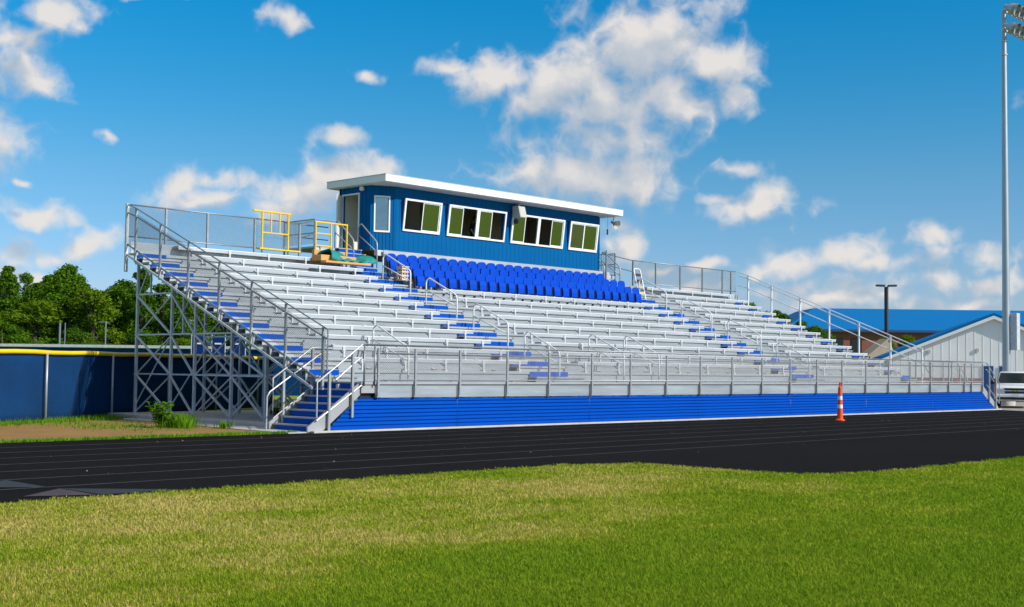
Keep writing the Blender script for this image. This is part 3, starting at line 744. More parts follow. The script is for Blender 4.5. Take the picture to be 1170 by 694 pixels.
# person inside the press box, seen through the second window group
def person(loc, face):
    """standing figure, one skinned body; local +Y is forward"""
    V = [(0,0,.98),(0,.0,1.18),(0,.01,1.38),(0,.01,1.50),(0,.03,1.62),(0,.03,1.71),   # 0 pelvis 1 waist 2 chest 3 neck 4 head 5 crown
         (.09,0,.92),(.10,.01,.50),(.10,-.02,.09),(.10,.12,.04), (-.09,0,.92),(-.10,.01,.50),(-.10,-.02,.09),(-.10,.12,.04),
         (.17,0,1.43),(.24,-.02,1.16),(.20,.16,.98),(.18,.24,.95), (-.17,0,1.43),(-.24,-.02,1.16),(-.20,.16,.98),(-.18,.24,.95)]
    E = [(0,1),(1,2),(2,3),(3,4),(4,5),(0,6),(6,7),(7,8),(8,9),(0,10),(10,11),(11,12),(12,13),(2,14),(14,15),(15,16),(16,17),(2,18),(18,19),(19,20),(20,21)]
    r = [.14,.13,.15,.058,.095,.07,.09,.062,.045,.04,.09,.062,.045,.04,.062,.045,.035,.04,.062,.045,.035,.04]
    t = thing('person', 'person in a dark shirt standing behind the open pane of the second window group', 'person', loc, rotz=face)
    me = bpy.data.meshes.new('body'); me.from_pydata(V, E, []); me.materials.append(M['skin']); me.materials.append(M['cloth'])
    o = bpy.data.objects.new('body', me); COL.objects.link(o); o.parent = t
    sk = o.modifiers.new('skin','SKIN')
    for i, d in enumerate(me.skin_vertices[0].data): d.radius = (r[i],r[i]*(.8 if i in (0,1,2) else 1)); d.use_root = (i == 0)
    ss = o.modifiers.new('sub','SUBSURF'); ss.levels = ss.render_levels = 2
    h = MB(); h.lathe([(.10,0),(.112,.05),(.10,.11),(.06,.155),(.01,.165)], (0,.012,1.615), 12); h.build('hair', M['hair'], t, smooth=True)
    s = MB(); s.lathe([(.185,0),(.18,.2),(.20,.36),(.19,.46),(.10,.53)], (0,0,.96), 14); s.build('shirt', M['cloth'], t, smooth=True)
    for sg in (1,-1): MB().tube([(sg*.16,0,1.44),(sg*.24,-.02,1.16),(sg*.21,.13,1.0)], .065, 8, r1=.05).build('sleeve', M['cloth'], t, smooth=True)
person((14.2,11.0,Z0+.012), R(180))

# ------------------------------------------------------------------ blue chairs
def chair_meshes(parent):
    bk = MB(); n = 9   # rounded back shell
    outl = [(.20,.36)] + [(.225*math.copysign(abs(math.cos(math.pi*i/n))**.75,math.cos(math.pi*i/n)), .60+.135*math.sin(math.pi*i/n)**.8) for i in range(n+1)] + [(-.20,.36)]
    fr = [(x, -.035*(1-(x/.22)**2)+.20+(z-.4)*.12, z) for x,z in outl]
    m_ = len(fr); vs = fr + [(x,y+.028,z) for x,y,z in fr] + [(0,.185,.54),(0,.215,.54)]
    fs = [(i,(i+1)%m_,2*m_) for i in range(m_)] + [((i+1)%m_+m_,i+m_,2*m_+1) for i in range(m_)] + [(i,i+m_,(i+1)%m_+m_,(i+1)%m_) for i in range(m_)]
    bk.add(vs, fs); bk.build('backrest', M['seat_blue'], parent, smooth='auto')
    st = MB(); st.extr([(.055,.13),(.085,.10),(.165,.14),(.175,.44),(.145,.485),(.09,.46),(.055,.30)], 'x', -.172, .172); st.build('seat', M['seat_blue'], parent, bevel=.03)
    fr_ = MB()
    for sx in (-.222,.222): fr_.box(sx-.014,.12,.0,sx+.014,.20,.42); fr_.box(sx-.03,-.02,.0,sx+.03,.20,.02)
    fr_.box(-.222,.178,.30,.222,.193,.33); fr_.build('frame', M['black'], parent, bevel=.004)
c0 = None
rows = {10:'front row', 11:'middle row', 12:'back row'}
for j, rn in rows.items():
    n = 25 if j < 12 else 24
    for i in range(n):
        x = 9.02 + .5*i + (0 if j < 12 else .08)
        lab = f'{ORD[i]} blue chair from the left in the {rn} below the press box'
        loc = (x, NY(j)+.05, F(j)+.001)
        if c0 is None:
            c0 = thing('stadium_chair', lab, 'chair', (0,0,0), 'blue chairs below the press box'); chair_meshes(c0); c0.location = loc
        else:
            c = copy_tree(c0); c.location = loc; c['label'] = lab
mb = MB()
for i in range(25): mb.lathe([(.03,0),(.03,.02)], (0,0,0), 8) if False else mb.tube([(8.98+.5*i,NY(10)-.02,F(10)-.13),(8.98+.5*i,NY(10)+.036,F(10)-.13)], .034, 8)
mb.build('bolt_heads', M['black'], gs)

# ------------------------------------------------------------------ things left on the stand
t = thing('scaffolding', 'tall yellow tubular frame standing upright on the top left benches', 'scaffolding', (4.05,9.93,F(12)+.43))
zf = F(12)+.435; r = .03
for x in (3.56,4.58): MB().tube([(x,9.93,zf-.08),(x,9.93,6.55)], r, 8).build('post', M['yellow'], t)
MB().tube([(3.20,9.93,6.54),(4.66,9.93,6.54)], r, 8).build('top_tube', M['yellow'], t)
MB().tube([(3.56,9.93,5.86),(4.58,9.93,5.86)], r*.8, 8).build('cross_tube', M['yellow'], t)
for x in (3.9,4.24): MB().tube([(x,9.93,5.86),(x,9.93,6.54)], r*.8, 8).build('upright', M['yellow'], t)
t2 = thing('scaffold_board', 'long yellow board lying on the top bench under the upright yellow frame', 'board', (4.0,9.8,zf))
MB().box(3.3,9.66,zf,4.9,9.86,zf+.05).build('plank', M['yellow'], t2, bevel=.008)
t = thing('scaffolding', 'yellow ladder frame with rungs standing beside the teal tarp at the press box steps', 'scaffolding', (6.4,10.12,F(12)))
for x, z0 in ((5.78,F(12)+.05),(6.42,F(12)+.3),(7.1,F(12)+.05)): MB().tube([(x,10.03,z0),(x,10.03,6.42)], r, 8).build('post', M['yellow'], t)
MB().tube([(5.74,10.03,6.41),(7.13,10.03,6.41)], r, 8).build('top_tube', M['yellow'], t)
for z in (6.03,5.62,5.25): MB().tube([(5.78,10.03,z),(6.42,10.03,z)], r*.8, 8).build('rung', M['yellow'], t)
zt_ = F(11)+.43
t = thing('plywood_stack', 'stack of orange brown boards lying on the benches under the teal tarp', 'boards', (6.2,9.3,zt_))
mb = MB(); mb.box(5.45,9.02,zt_+.003,7.35,9.30,zt_+.07); mb.build('board', M['board'], t, bevel=.005)
mb = MB(); mb.box(5.6,9.85,F(12)+.433,6.9,9.99,F(12)+.60); mb.build('board', M['board'], t, bevel=.005)
mb = MB(); mb.box(5.42,9.25,zt_+.075,6.9,9.75,zt_+.27); mb.build('box', M['board'], t, bevel=.01)
def tarp():
    g = random.Random(2); nx, ny = 26, 12; vs = []
    for i in range(nx+1):
        for k in range(ny+1):
            u, v = i/nx, k/ny
            x = 5.75+1.95*u+.10*math.sin(v*5); y = 9.10+.75*v
            z = zt_+.09 + .38*math.sin(math.pi*min(1,v*1.05))**.7*(.55+.35*math.sin(u*7.5+1)+.25*math.sin(u*15+v*6)) *(1-.35*u) + .22*max(0,v-.2)*(1-u)
            z += .03*math.sin(u*33+v*11)+.02*g.random()
            vs.append((x,y,max(z,zt_+.08)))
    fs = [(i*(ny+1)+k,(i+1)*(ny+1)+k,(i+1)*(ny+1)+k+1,i*(ny+1)+k+1) for i in range(nx) for k in range(ny)]
    mb = MB(); mb.add(vs, fs); o = mb.build('tarpaulin', M['teal'], None, loc=(6.7,9.4,zt_), smooth=True)
    sm = o.modifiers.new('solid','SOLIDIFY'); sm.thickness = .012
    tag(o, 'crumpled teal tarpaulin thrown over boards left of the press box steps', 'tarpaulin')
tarp()
MB().box(8.69,12.235,Z0+.011,10.4,12.249,Z1-.03).build('brightened_panel', M['cream'], pb)  # added wall panel, its pale colour stands in for light inside the doorway
MB().box(8.69,10.75,Z0+.0095,9.6,12.23,Z0+.013).build('entry_mat', M['lining'], pb)
t = thing('wooden_crate', 'small pale crate standing beside the top aisle handrail left of the blue chairs', 'crate', (8.55,8.75,F(11)+.001))
zc = F(11)+.001
mb = MB(); ca, cb_, cc, cd_ = 8.40, 8.70, 8.62, 8.90
for dz in (0,.13,.26,.37):
    mb.box(ca,cc,zc+dz,cb_,cc+.02,zc+dz+.06); mb.box(ca,cd_-.02,zc+dz,cb_,cd_,zc+dz+.06); mb.box(ca,cc+.0205,zc+dz,ca+.02,cd_-.0205,zc+dz+.06); mb.box(cb_-.02,cc+.0205,zc+dz,cb_,cd_-.0205,zc+dz+.06)
for x in (ca+.022,(ca+cb_)/2-.015,cb_-.052):
    for y in (cc+.018,cd_-.048): mb.box(x,y,zc,x+.03,y+.03,zc+.45)
mb.build('slatted_body', M['crate'], t); MB().box(ca-.02,cc-.02,zc+.4505,cb_+.02,cd_+.02,zc+.48).build('lid', M['crate'], t)
t = thing('step_ladder', 'short white ladder with brown rungs leaning at the top of the right aisle', 'ladder', (22.4,9.5,F(11)))
lx0, lx1, lz = 22.30, 22.74, F(11)+.33
for x in (lx0,lx1): MB().tube([(x,9.30,lz-.32),(x,9.62,lz+.95)], .026, 8).build('rail', M['white'], t)
MB().tube([(lx0,9.62,lz+.95),(lx0+.08,9.64,lz+1.02),(lx1-.08,9.64,lz+1.02),(lx1,9.62,lz+.95)], .026, 8).build('top_hoop', M['white'], t)
for k in (-.08,.18,.44,.70):
    MB().box(lx0+.03,9.36+(k+.08)*.25,lz+k,lx1-.03,9.45+(k+.08)*.25,lz+k+.11).build('rung', M['tan'] if k < .3 else M['dark_steel'], t)

# ------------------------------------------------------------------ channelizer post on the track
t = thing('traffic_cone', 'orange tapered channelizer post with two white bands on the black track', 'traffic cone', (17.39,-2.94,0))
cx, cy = 17.39, -2.94
def band(z0, z1, m, nm): 
    ra = lambda z: .100-.036*z/1.05
    MB().lathe([(ra(z0),z0),(ra(z1),z1)], (cx,cy,0.03), 20).build(nm, m, t, smooth='auto')
MB().lathe([(.165,0),(.165,.03),(.125,.045),(.108,.07)], (cx,cy,.001), 8).build('base', M['orange'], t, smooth='auto')
band(.03,.38,M['orange'],'body'); band(.38,.50,M['reflective'],'band'); band(.50,.66,M['orange'],'body'); band(.66,.78,M['reflective'],'band'); band(.78,1.05,M['orange'],'body')
MB().lathe([(.064,1.05),(.05,1.08),(.03,1.10),(.03,1.20),(.036,1.215),(.01,1.23)], (cx,cy,.03), 16).build('handle', M['orange'], t, smooth='auto')
# ------------------------------------------------------------------ white SUV
def suv(name, label, loc, rz, group=None):
    t = thing(name, label, 'car', loc, group, rotz=rz)
    W_ = .94
    # lower body: stations along y (front at -2.4), cross-sections; built as one lofted shell
    def loft(mb, secs):
        n = len(secs[0]); vs = [p for s_ in secs for p in s_]; fs = []
        for i in range(len(secs)-1):
            for j in range(n): fs.append((i*n+j, i*n+(j+1)%n, (i+1)*n+(j+1)%n, (i+1)*n+j))
        fs.append(tuple(range(n-1,-1,-1))); fs.append(tuple(range((len(secs)-1)*n, len(secs)*n))); mb.add(vs, fs)
    def sec(y, w, z0, z1, k=.08):
        return [(-w+k,y,z0),(w-k,y,z0),(w,y,z0+k),(w,y,(z0+z1)/2),(w-.02,y,z1-k),(w-k-.03,y,z1),(-w+k+.03,y,z1),(-w+.02,y,z1-k),(-w,y,(z0+z1)/2),(-w,y,z0+k)]
    mb = MB(); loft(mb, [sec(-2.38,.80,.42,.92),sec(-2.30,.90,.36,1.00),sec(-1.9,W_,.32,1.06),sec(-1.25,W_,.30,1.10),sec(-.9,W_,.30,1.10),sec(1.9,W_,.30,1.10),sec(2.3,.92,.36,1.06),sec(2.38,.86,.42,1.0)])
    mb.build('body', M['carpaint'], t, smooth='auto')
    mb = MB()
    def cs(y, wb, wt, zb, zt): return [(-wb,y,zb),(wb,y,zb),(wt,y,zt-.05),(wt-.06,y,zt),(-wt+.06,y,zt),(-wt,y,zt-.05)]
    loft(mb, [cs(-1.30,.88,.86,1.09,1.12),cs(-.55,.88,.72,1.09,1.70),cs(-.35,.88,.71,1.09,1.745),cs(1.7,.88,.71,1.09,1.745),cs(2.2,.87,.74,1.05,1.60),cs(2.33,.87,.84,1.05,1.12)])
    mb.build('cabin', M['carpaint'], t, smooth='auto')
    mb = MB(); mb.add([(-.80,-1.24,1.175),(.80,-1.24,1.175),(.66,-.615,1.665),(-.66,-.615,1.665)], [(0,1,2,3)]); o = mb.build('windshield', M['glass_car'], t)
    for s_ in (-1,1):
        mb = MB(); mb.add([(s_*.875,-.75,1.16),(s_*.875,1.9,1.16),(s_*.745,1.6,1.64),(s_*.745,-.30,1.64)], [(0,1,2,3)]); mb.build('side_window', M['glass_car'], t)
        mb = MB(); mb.extr([(-.11,0),(.1,0),(.12,.13),(-.09,.15)], 'y', -.08,.06); mb.v = [(s_*1.04+x,-.72+y,1.12+z) for x,y,z in mb.v]; mb.build('mirror', M['black'], t, bevel=.02)
        mb = MB(); mb.add([(s_*.52,-2.372,.74),(s_*.80,-2.345,.74),(s_*.88,-2.23,.76),(s_*.88,-2.2,.93),(s_*.80,-2.335,.95),(s_*.55,-2.368,.90)], [(0,1,2,3,4,5)]); 
        mb2 = MB(); mb2.box(min(s_*.54,s_*.84),-2.40,.74,max(s_*.54,s_*.84),-2.26,.94); mb2.build('headlight', M['headlight'], t, bevel=.03)
        MB().box(min(s_*.85,s_*.905),-2.36,.72,max(s_*.85,s_*.905),-2.2,.86).build('turn_signal', M['amber'], t, bevel=.01)
        for y in (-1.45,1.45):
            c = (s_*.80, y, .36)
            def wheel_lathe(prof):
                mb = MB(); n = 20; vs = []; fs = []
                for r_, l in prof:
                    for j in range(n):
                        a = 2*math.pi*j/n; vs.append((c[0]+s_*l, c[1]+r_*math.cos(a), c[2]+r_*math.sin(a)))
                for i in range(len(prof)-1):
                    for j in range(n): fs.append((i*n+j, i*n+(j+1)%n, (i+1)*n+(j+1)%n, (i+1)*n+j))
                fs.append(tuple(range(n))); fs.append(tuple(range((len(prof)-1)*n,len(prof)*n))); return mb.add(vs, fs)
            wh = wheel_lathe([(.33,-.1),(.36,-.08),(.36,.13),(.33,.155),(.25,.155)]).build('wheel', M['rubber'], t, smooth='auto')
            wheel_lathe([(.24,.10),(.24,.162),(.20,.165),(.08,.15),(.06,.17)]).build('rim', M['chrome'], wh, smooth='auto')
    MB().box(-.90,-2.45,.36,.90,-2.25,.66).build('bumper', M['carpaint'], t, bevel=.05)
    MB().box(-.78,-2.463,.40,.78,-2.452,.52).build('lower_intake', M['black'], t)
    MB().box(-.50,-2.41,.68,.50,-2.30,.97).build('grille_surround', M['carpaint'], t, bevel=.03)
    for z in (.70,.845): MB().box(-.46,-2.425,z,.46,-2.4105,z+.10).build('grille', M['black'], t, bevel=.01)
    mb = MB(); mb.extr([(-.14,.80),(-.05,.80),(-.05,.785),(.05,.785),(.05,.80),(.14,.80),(.125,.84),(.05,.84),(.05,.855),(-.05,.855),(-.05,.84),(-.125,.84)], 'y', -2.437,-2.4255); mb.build('emblem', M['gold'], t)
    MB().box(-.16,-2.475,.54,.16,-2.4645,.64).build('licence_plate', M['plate'], t)
    for s_ in (-1,1): MB().tube([(s_*.66,-.2,1.79),(s_*.66,1.6,1.79)], .02, 6).build('roof_rail', M['black'], t)
    return t
def gcar():
    m = bpy.data.materials.new('car_glass'); m.use_nodes = True; b = m.node_tree.nodes['Principled BSDF']
    b.inputs['Base Color'].default_value = (.012,.02,.022,1); b.inputs['Roughness'].default_value = .08; b.inputs['Specular IOR Level'].default_value = .35; return m
M['glass_car'] = gcar()
suv('parked_car', 'white sport utility vehicle parked head on beside the light pole at right', (41.75,1.35,.006), R(-68))

# ------------------------------------------------------------------ floodlight pole
px, py = 44.75, 3.05
t = thing('floodlight_pole', 'very tall galvanised steel floodlight pole beside the white building', 'floodlight', (px,py,0))
MB().tube([(px,py,-.1),(px,py,20.6)], .215, 20, r1=.115).build('pole', M['pole_steel'], t, smooth='auto')
MB().lathe([(.42,0),(.42,.25),(.40,.3)], (px,py,0), 20).build('footing', M['concrete'], t, smooth='auto')
for zz in (18.2,18.9): MB().tube([(px,py,zz),(px,py,zz+.05)], .17, 16).build('collar', M['galv'], t)
mb = MB(); mb.box(px+.02,py-.55,4.75-1.9,px+.42,py-.2,4.75); cb = mb.build('control_cabinet', M['galv'], t, bevel=.02)
for z in (19.45,20.45):
    a = MB(); a.bar((px-.5,py-.12,z),(px+3.1,py-.12,z),.10).build('cross_arm', M['galv'], t)
    for k in range(6):
        x = px-.22+.62*k
        mb = MB(); lathe_y(mb, [(.30,-.26),(.29,-.2),(.27,-.08),(.20,.08),(.11,.18),(.10,.34)], (x,py-.45,z+.12), R(28), 16)
        fl = mb.build('floodlight', M['pole_steel'], t, smooth='auto')
        mb = MB(); lathe_y(mb, [(.285,-.238),(.01,-.235)], (x,py-.45,z+.12), R(28), 16); mb.build('lens', M['headlight'], fl, smooth='auto')
        mb = MB(); lathe_y(mb, [(.315,-.40),(.305,-.22)], (x,py-.45,z+.12), R(28), 16); fv = mb.build('visor', M['galv_dark'], fl, smooth='auto')
        MB().bar((x,py-.12,z),(x,py-.3,z+.2),.06).build('bracket', M['galv'], fl)

# ------------------------------------------------------------------ parking lot lamp
lx, ly = 67.2, 21.5
t = thing('street_lamp', 'slim dark lamp post with two flat heads in front of the blue roofed school', 'street lamp', (lx,ly,0))
MB().box(lx-.11,ly-.11,.6,lx+.11,ly+.11,8.0).build('pole', M['dark_steel'], t); MB().lathe([(.3,0),(.3,.6)],(lx,ly,0),16).build('footing', M['concrete'], t, smooth='auto')
ux, uy = .694, -.72
for s_ in (-1,1):
    mb = MB(); mb.bar((lx+ux*.12*s_,ly+uy*.12*s_,8.08),(lx+ux*.75*s_,ly+uy*.75*s_,8.10),.42,.14); mb.build('lamp_head', M['dark_steel'], t, bevel=.03)

# ------------------------------------------------------------------ outfield fence with blue windscreen
A = Vector((-5.68,8.08,0)); B = Vector((-1.23,10.60,0)); d = (B-A).normalized(); n = Vector((d.y,-d.x,0)); 
P0 = A - d*34; NP = 16; sp = 3.262
off = ((Vector((-4.07,9.02,0))-P0).dot(d)) % sp
t = thing('outfield_fence', 'chain link fence with blue windscreen and yellow top cap left of the grandstand', 'fence', tuple(A))
L_ = 34 + 16.5; H = 1.86
mb = MB(); nn = 170; vs = []
for i in range(nn+1):
    s_ = L_*i/nn
    ph = ((s_-off) % sp)/sp
    for k in range(9):
        z = .02+(H-.04)*k/8; bul = .035*math.sin(math.pi*ph)*math.sin(math.pi*k/8) + .008*math.sin(s_*3.1+k)
        p = P0+d*s_ - n*(.05+bul); vs.append((p.x,p.y,z))
mb.add(vs, [(i*9+k,(i+1)*9+k,(i+1)*9+k+1,i*9+k+1) for i in range(nn) for k in range(8)])
o = mb.build('windscreen', M['wind'], t, smooth=True); sm = o.modifiers.new('solid','SOLIDIFY'); sm.thickness = .006
mb = MB(); q0 = P0+d*20
mb.mesh_panel(tuple(q0+n*.02), tuple(d*(L_-20)), (0,0,H), sp=.09, r=.0018); mb.build('chain_link', M['black'], t)
s_ = off
while s_ < L_:
    p = P0+d*s_+n*.05; MB().tube([(p.x,p.y,-.05),(p.x,p.y,H)], .034, 10).build('post', M['alu_rail'], t, smooth=True); s_ += sp
pp = [tuple(P0+d*(L_*i/60)+Vector((0,0,H+.012*math.sin(i*1.7)))) for i in range(61)]
MB().tube(pp, .062, 10).build('top_cap', M['yellow_cap'], t, smooth=True)

# far side of the ball field: blue dugout, posts, banners, white sheds
def at(x0, y0, x1, y1, z0, z1, th, name, label, cat, m):
    a, b = Vector((x0,y0,0)), Vector((x1,y1,0)); dd = (b-a).normalized(); nn_ = Vector((dd.y,-dd.x,0))*th/2
    return [(a-nn_).xy, (b-nn_).xy, (b+nn_).xy, (a+nn_).xy]
t = thing('dugout', 'low blue dugout wall with pale roof edge behind the outfield fence', 'dugout', (13.7,41.2,0))
pl = at(10.2,44.9,24.5,29.8,0,0,1.6,'','','',None); MB().prism(pl,0,2.42).build('wall', M['wind'], t)
pl = at(10.7,44.4,24.5,29.8,0,0,2.0,'','','',None); MB().prism(pl,2.45,2.60).build('roof', M['galv'], t)
t = thing('foul_pole', 'pair of pale posts rising behind the dugout at left', 'pole', (15.26,46.67,0))
MB().tube([(15.2,46.7,0),(15.2,46.7,3.95)], .06, 8).build('pole', M['galv_dark'], t); MB().tube([(15.42,46.5,0),(15.42,46.5,3.95)], .03, 8).build('pole', M['galv_dark'], t)
t = thing('utility_pole', 'short pale pole in front of the trees left of the grandstand', 'pole', (22.06,54.01,0))
MB().tube([(22.06,54.0,0),(22.06,54.0,4.4)], .045, 8).build('pole', M['galv_dark'], t); MB().bar((21.7,54.3,4.35),(22.2,53.9,4.35),.05).build('arm', M['galv_dark'], t)
for k,(x,y,lab) in enumerate(((12.62,27.85,'leftmost navy banner hung behind the fence under the grandstand'),(13.28,27.17,'middle navy banner hung behind the fence under the grandstand'),(13.95,26.5,'rightmost navy banner hung behind the fence under the grandstand'))):
    t = thing('banner', lab, 'banner', (x,y,0), 'navy banners behind the fence')
    MB().bar((x-.2,y+.2,2.45),(x+.2,y-.2,2.45),.04,.95).build('cloth_panel', M['sign_blue'], t)
    for s_ in (-1,1): MB().tube([(x-.22*s_,y+.22*s_,0),(x-.22*s_,y+.22*s_,3.0)], .025, 6).build('pole', M['galv'], t)
    MB().bar((x-.14,y+.10,2.30+.28),(x+.08,y-.12,2.30+.28),.046,.07).build('white_stripe', M['white'], t)
for (x,y,w,h,lab) in ((29.3,85.5,1.0,3.5,'tiny grey shed front at the far left edge above the fence'),(30.9,83.9,1.1,3.45,'tiny white and tan shed at far left above the fence')):
    t = thing('shed', lab, 'shed', (x,y,0)); pl = at(x-w*.69,y+w*.72,x+w*.69,y-w*.72,0,0,2,'','','',None)
    MB().prism(pl,0,h-.35).build('wall', M['white_siding'] if x > 30 else M['galv'], t); pl = at(x-w*.8,y+w*.83,x+w*.8,y-w*.83,0,0,2.4,'','','',None); MB().prism(pl,h-.349,h).build('roof', M['white'] if x<30 else M['tan'], t)

# ------------------------------------------------------------------ trees
def tree_meshes(seed, H, Rr, leafm, n=1500, spiky=False, trunk_h=.22, lf=.34):
    g = random.Random(seed); tm = MB()
    tm.tube([(0,0,-.1),(.03*H*.1,0,H*.3),(0,.02*H,H*.62),(0,0,H*.9)], H*.028, 8, r1=H*.006)
    lobes = []
    nl = 30 if not spiky else 30
    for i in range(nl):
        u = g.random()
        z = H*(trunk_h + (.97-trunk_h)*u)
        prof = (max(.72 if u < .45 else 0, math.sin(math.pi*min(1,(u*.80+.20)))**.7)) if not spiky else (1.02-u)**.75
        a = g.random()*6.283; rr = Rr*prof*(.35+.55*g.random())
        c = Vector((rr*math.cos(a), rr*math.sin(a), z)); s_ = Rr*(.30+.24*g.random())*(1 if not spiky else .75)*(.6+.4*prof)
        lobes.append((c, s_)); tm.tube([(0,0,max(.2*H, z-.18*H)), tuple(c*.6+Vector((0,0,z))*.4*0+Vector((0,0,c.z*.4))), tuple(c)], H*.008, 5, r1=H*.003)
    if spiky:
        for k in range(3): lobes.append((Vector((g.gauss(0,.12)*Rr, g.gauss(0,.12)*Rr, H*(.93+.04*k))), Rr*.2))
    cm = MB()
    per = n//len(lobes)
    for c, s_ in lobes:
        for q in range(per):
            v = Vector((g.gauss(0,1),g.gauss(0,1),g.gauss(0,1))).normalized(); rad = s_*(g.random()**.35)*(1+.25*g.gauss(0,.5))
            p = c + Vector((v.x*rad, v.y*rad, v.z*rad*.72))
            nrm = (v*.6 + Vector((g.gauss(0,.6),g.gauss(0,.6),.5+g.gauss(0,.5)))).normalized()
            a_ = nrm.orthogonal().normalized(); a_.rotate(Matrix.Rotation(g.random()*6.28,3,nrm)); b_ = nrm.cross(a_)
            l = lf*(.6+.8*g.random()); w_ = l*(.45+.3*g.random())
            cm.add([p-a_*l*.5, p+b_*w_*.5-a_*l*.05, p+a_*l*.5-nrm*l*.12, p-b_*w_*.5-a_*l*.05], [(0,1,2,3)])
    return tm, cm, leafm
def mk(mbx, name, m):
    me = bpy.data.meshes.new(name); me.from_pydata([tuple(v) for v in mbx.v], [], mbx.f); me.materials.append(m); return me
PROTO = {}
for key, (seed, leafm, sp_) in dict(a=(1,'leaf',False),b=(2,'leaf',True),c=(3,'leaf2',False),d=(4,'leaf3',False),e=(5,'leaf',False),f=(6,'leaf2',True)).items():
    tm, cm, lm = tree_meshes(seed, 10, 3.1 if not sp_ else 2.3, M[leafm], 17000, sp_, .03 if not sp_ else .02, .23)
    PROTO[key] = (mk(tm,'trunk',M['bark']), mk(cm,'crown',lm))
def plant_tree(key, x, y, h, rscale, label, group, name='tree', cat='tree', rot=0.):
    t = thing(name, label, cat, (x,y,0), group); t.rotation_euler.z = rot
    t.scale = (rscale, rscale, h/10.9)
    for me, nm in zip(PROTO[key], ('trunk','crown')):
        o = bpy.data.objects.new(nm, me); COL.objects.link(o); o.parent = t
TREES = [(21.56,72.92,9.4,'a'),(22.29,69.27,9.5,'b'),(26.85,76.07,9.3,'a'),(22.06,63.87,7.6,'d'),(26.61,72.04,9.1,'b'),(28.64,74.23,9.3,'b'),(24.93,65.13,9.0,'e'),
 (28.47,70.09,9.2,'b'),(25.24,61.98,7.9,'d'),(32.36,73.27,9.1,'c'),(29.0,65.28,8.3,'e'),(32.57,70.13,9.7,'c'),(29.39,61.98,8.4,'f'),(34.17,67.12,8.5,'a'),
 (32.11,60.65,7.7,'e'),(37.65,66.43,8.0,'c'),(34.93,59.24,6.9,'a'),(39.52,63.15,6.7,'e'),(38.48,58.51,6.0,'c')]
# same left-to-right order as they are seen
for i,(x,y,h,k) in enumerate(TREES):
    g = random.Random(i+40); a = {'a':'broad green tree','b':'pointed green tree','c':'dark rounded tree','d':'pale yellow green tree','e':'full green tree','f':'dark pointed tree'}[k]
    plant_tree(k, x, y, h*(.9+.2*g.random()), .75+.5*g.random(), f'{a}, {ORD[i]} from the left in the wood beyond the fence', 'trees beyond the blue fence', rot=g.random()*6)
for i in range(22):   # second row behind closes the gaps
    g = random.Random(i+90); s_ = i/21
    x, y = 15+45*s_, 92-26*s_
    plant_tree('acefca'[i%6], x+g.gauss(0,1), y+g.gauss(0,1.5), 7.4+1.3*g.random()-2.4*max(0,s_-.5), 1.25, 'dark tree in the back row of the wood, mostly hidden', 'back row of trees beyond the fence', rot=g.random()*6)
for i in range(26):   # undergrowth at the wood's edge
    g = random.Random(i+190); s_ = i/25
    plant_tree('dace'[i%4], 17.5+25*s_+g.gauss(0,.6), 64-11*s_+g.gauss(0,1), 3.2+1.8*g.random(), .62, 'low bush at the foot of the trees beyond the blue fence', 'bushes at the foot of the trees', 'bush', 'bush', g.random()*6)
BUSH = []
for q_ in range(12):
    g = random.Random(q_+700); s_ = q_/11
    BUSH.append((53.6+1.2*s_+2.2*g.random(), 26.6-6.0*s_+.5*g.random(), 7.2-2.3*s_+.6*g.random()-(.6 if q_%3==1 else 0), 'daedaeadeade'[q_]))
BUSH += [(82.6,29.6,5.3,'d'),(84.2,28.3,5.6,'d'),(86.0,26.6,5.4,'d')]
for i,(x,y,h,k) in enumerate(BUSH):
    g = random.Random(i+300)
    lab = f'{ORD[i]} green tree from the left beyond the right end of the grandstand' if i < 12 else f'{ORD[i-12]} pale green tree from the left against the brick wall of the school'
    plant_tree(k, x, y, h, (.52 if i < 12 else .46), lab, 'trees beyond the right end' if i<12 else 'trees by the school', rot=g.random()*6)

# weeds on the soil by the tower
def weed(x, y, h, n, label, broad):
    t = thing('weed', label, 'weed', (x,y,0)); g = random.Random(int(h*100)); st = MB(); lv = MB()
    for i in range(n):
        a = g.random()*6.28; l = h*(.5+.5*g.random()); o = (.25 if broad else 1.1)*h*g.random()
        top = Vector((x+math.cos(a)*(o+l*.25), y+math.sin(a)*(o+l*.25), l))
        if broad:
            st.tube([(x+math.cos(a)*o*.5,y+math.sin(a)*o*.5,-.02),tuple(top)], .006, 5)
            for k in range(7):
                f = .3+.7*k/6; p = Vector((x,y,0))*(1-f)+top*f; p.z = l*f
                v = Vector((g.gauss(0,1),g.gauss(0,1),.3)).normalized(); w = Vector((-v.y,v.x,.2)).normalized(); s_ = .13+.09*g.random()
                lv.add([p, p+v*s_*.5+w*s_*.4, p+v*s_-Vector((0,0,.03)), p+v*s_*.5-w*s_*.4], [(0,1,2,3)])
        else:
            w = Vector((-math.sin(a),math.cos(a),0))*.012; b0 = Vector((x+math.cos(a)*o,y+math.sin(a)*o,-.02)); m_ = (b0+top)/2+Vector((0,0,.1*h))
            lv.add([b0-w,b0+w,m_+w,m_-w,top], [(0,1,2,3),(3,2,4)])
    if broad: st.build('stem', M['weed'], t)
    lv.build('leaves' if broad else 'blades', M['weed'], t)
weed(-3.55,3.85,.66,24,'tall leafy weed growing on the soil in front of the grandstand tower',True)
weed(-2.95,4.0,.40,420,'thick clump of long grass right of the leafy weed',False)
weed(-3.15,3.4,.40,90,'small grass clump in front of the leafy weed',False)
weed(-2.45,2.75,.26,60,'little tuft of grass at the edge of the concrete',False)
weed(2.2,7.2,.5,8,'small leafy weed growing under the grandstand',True)

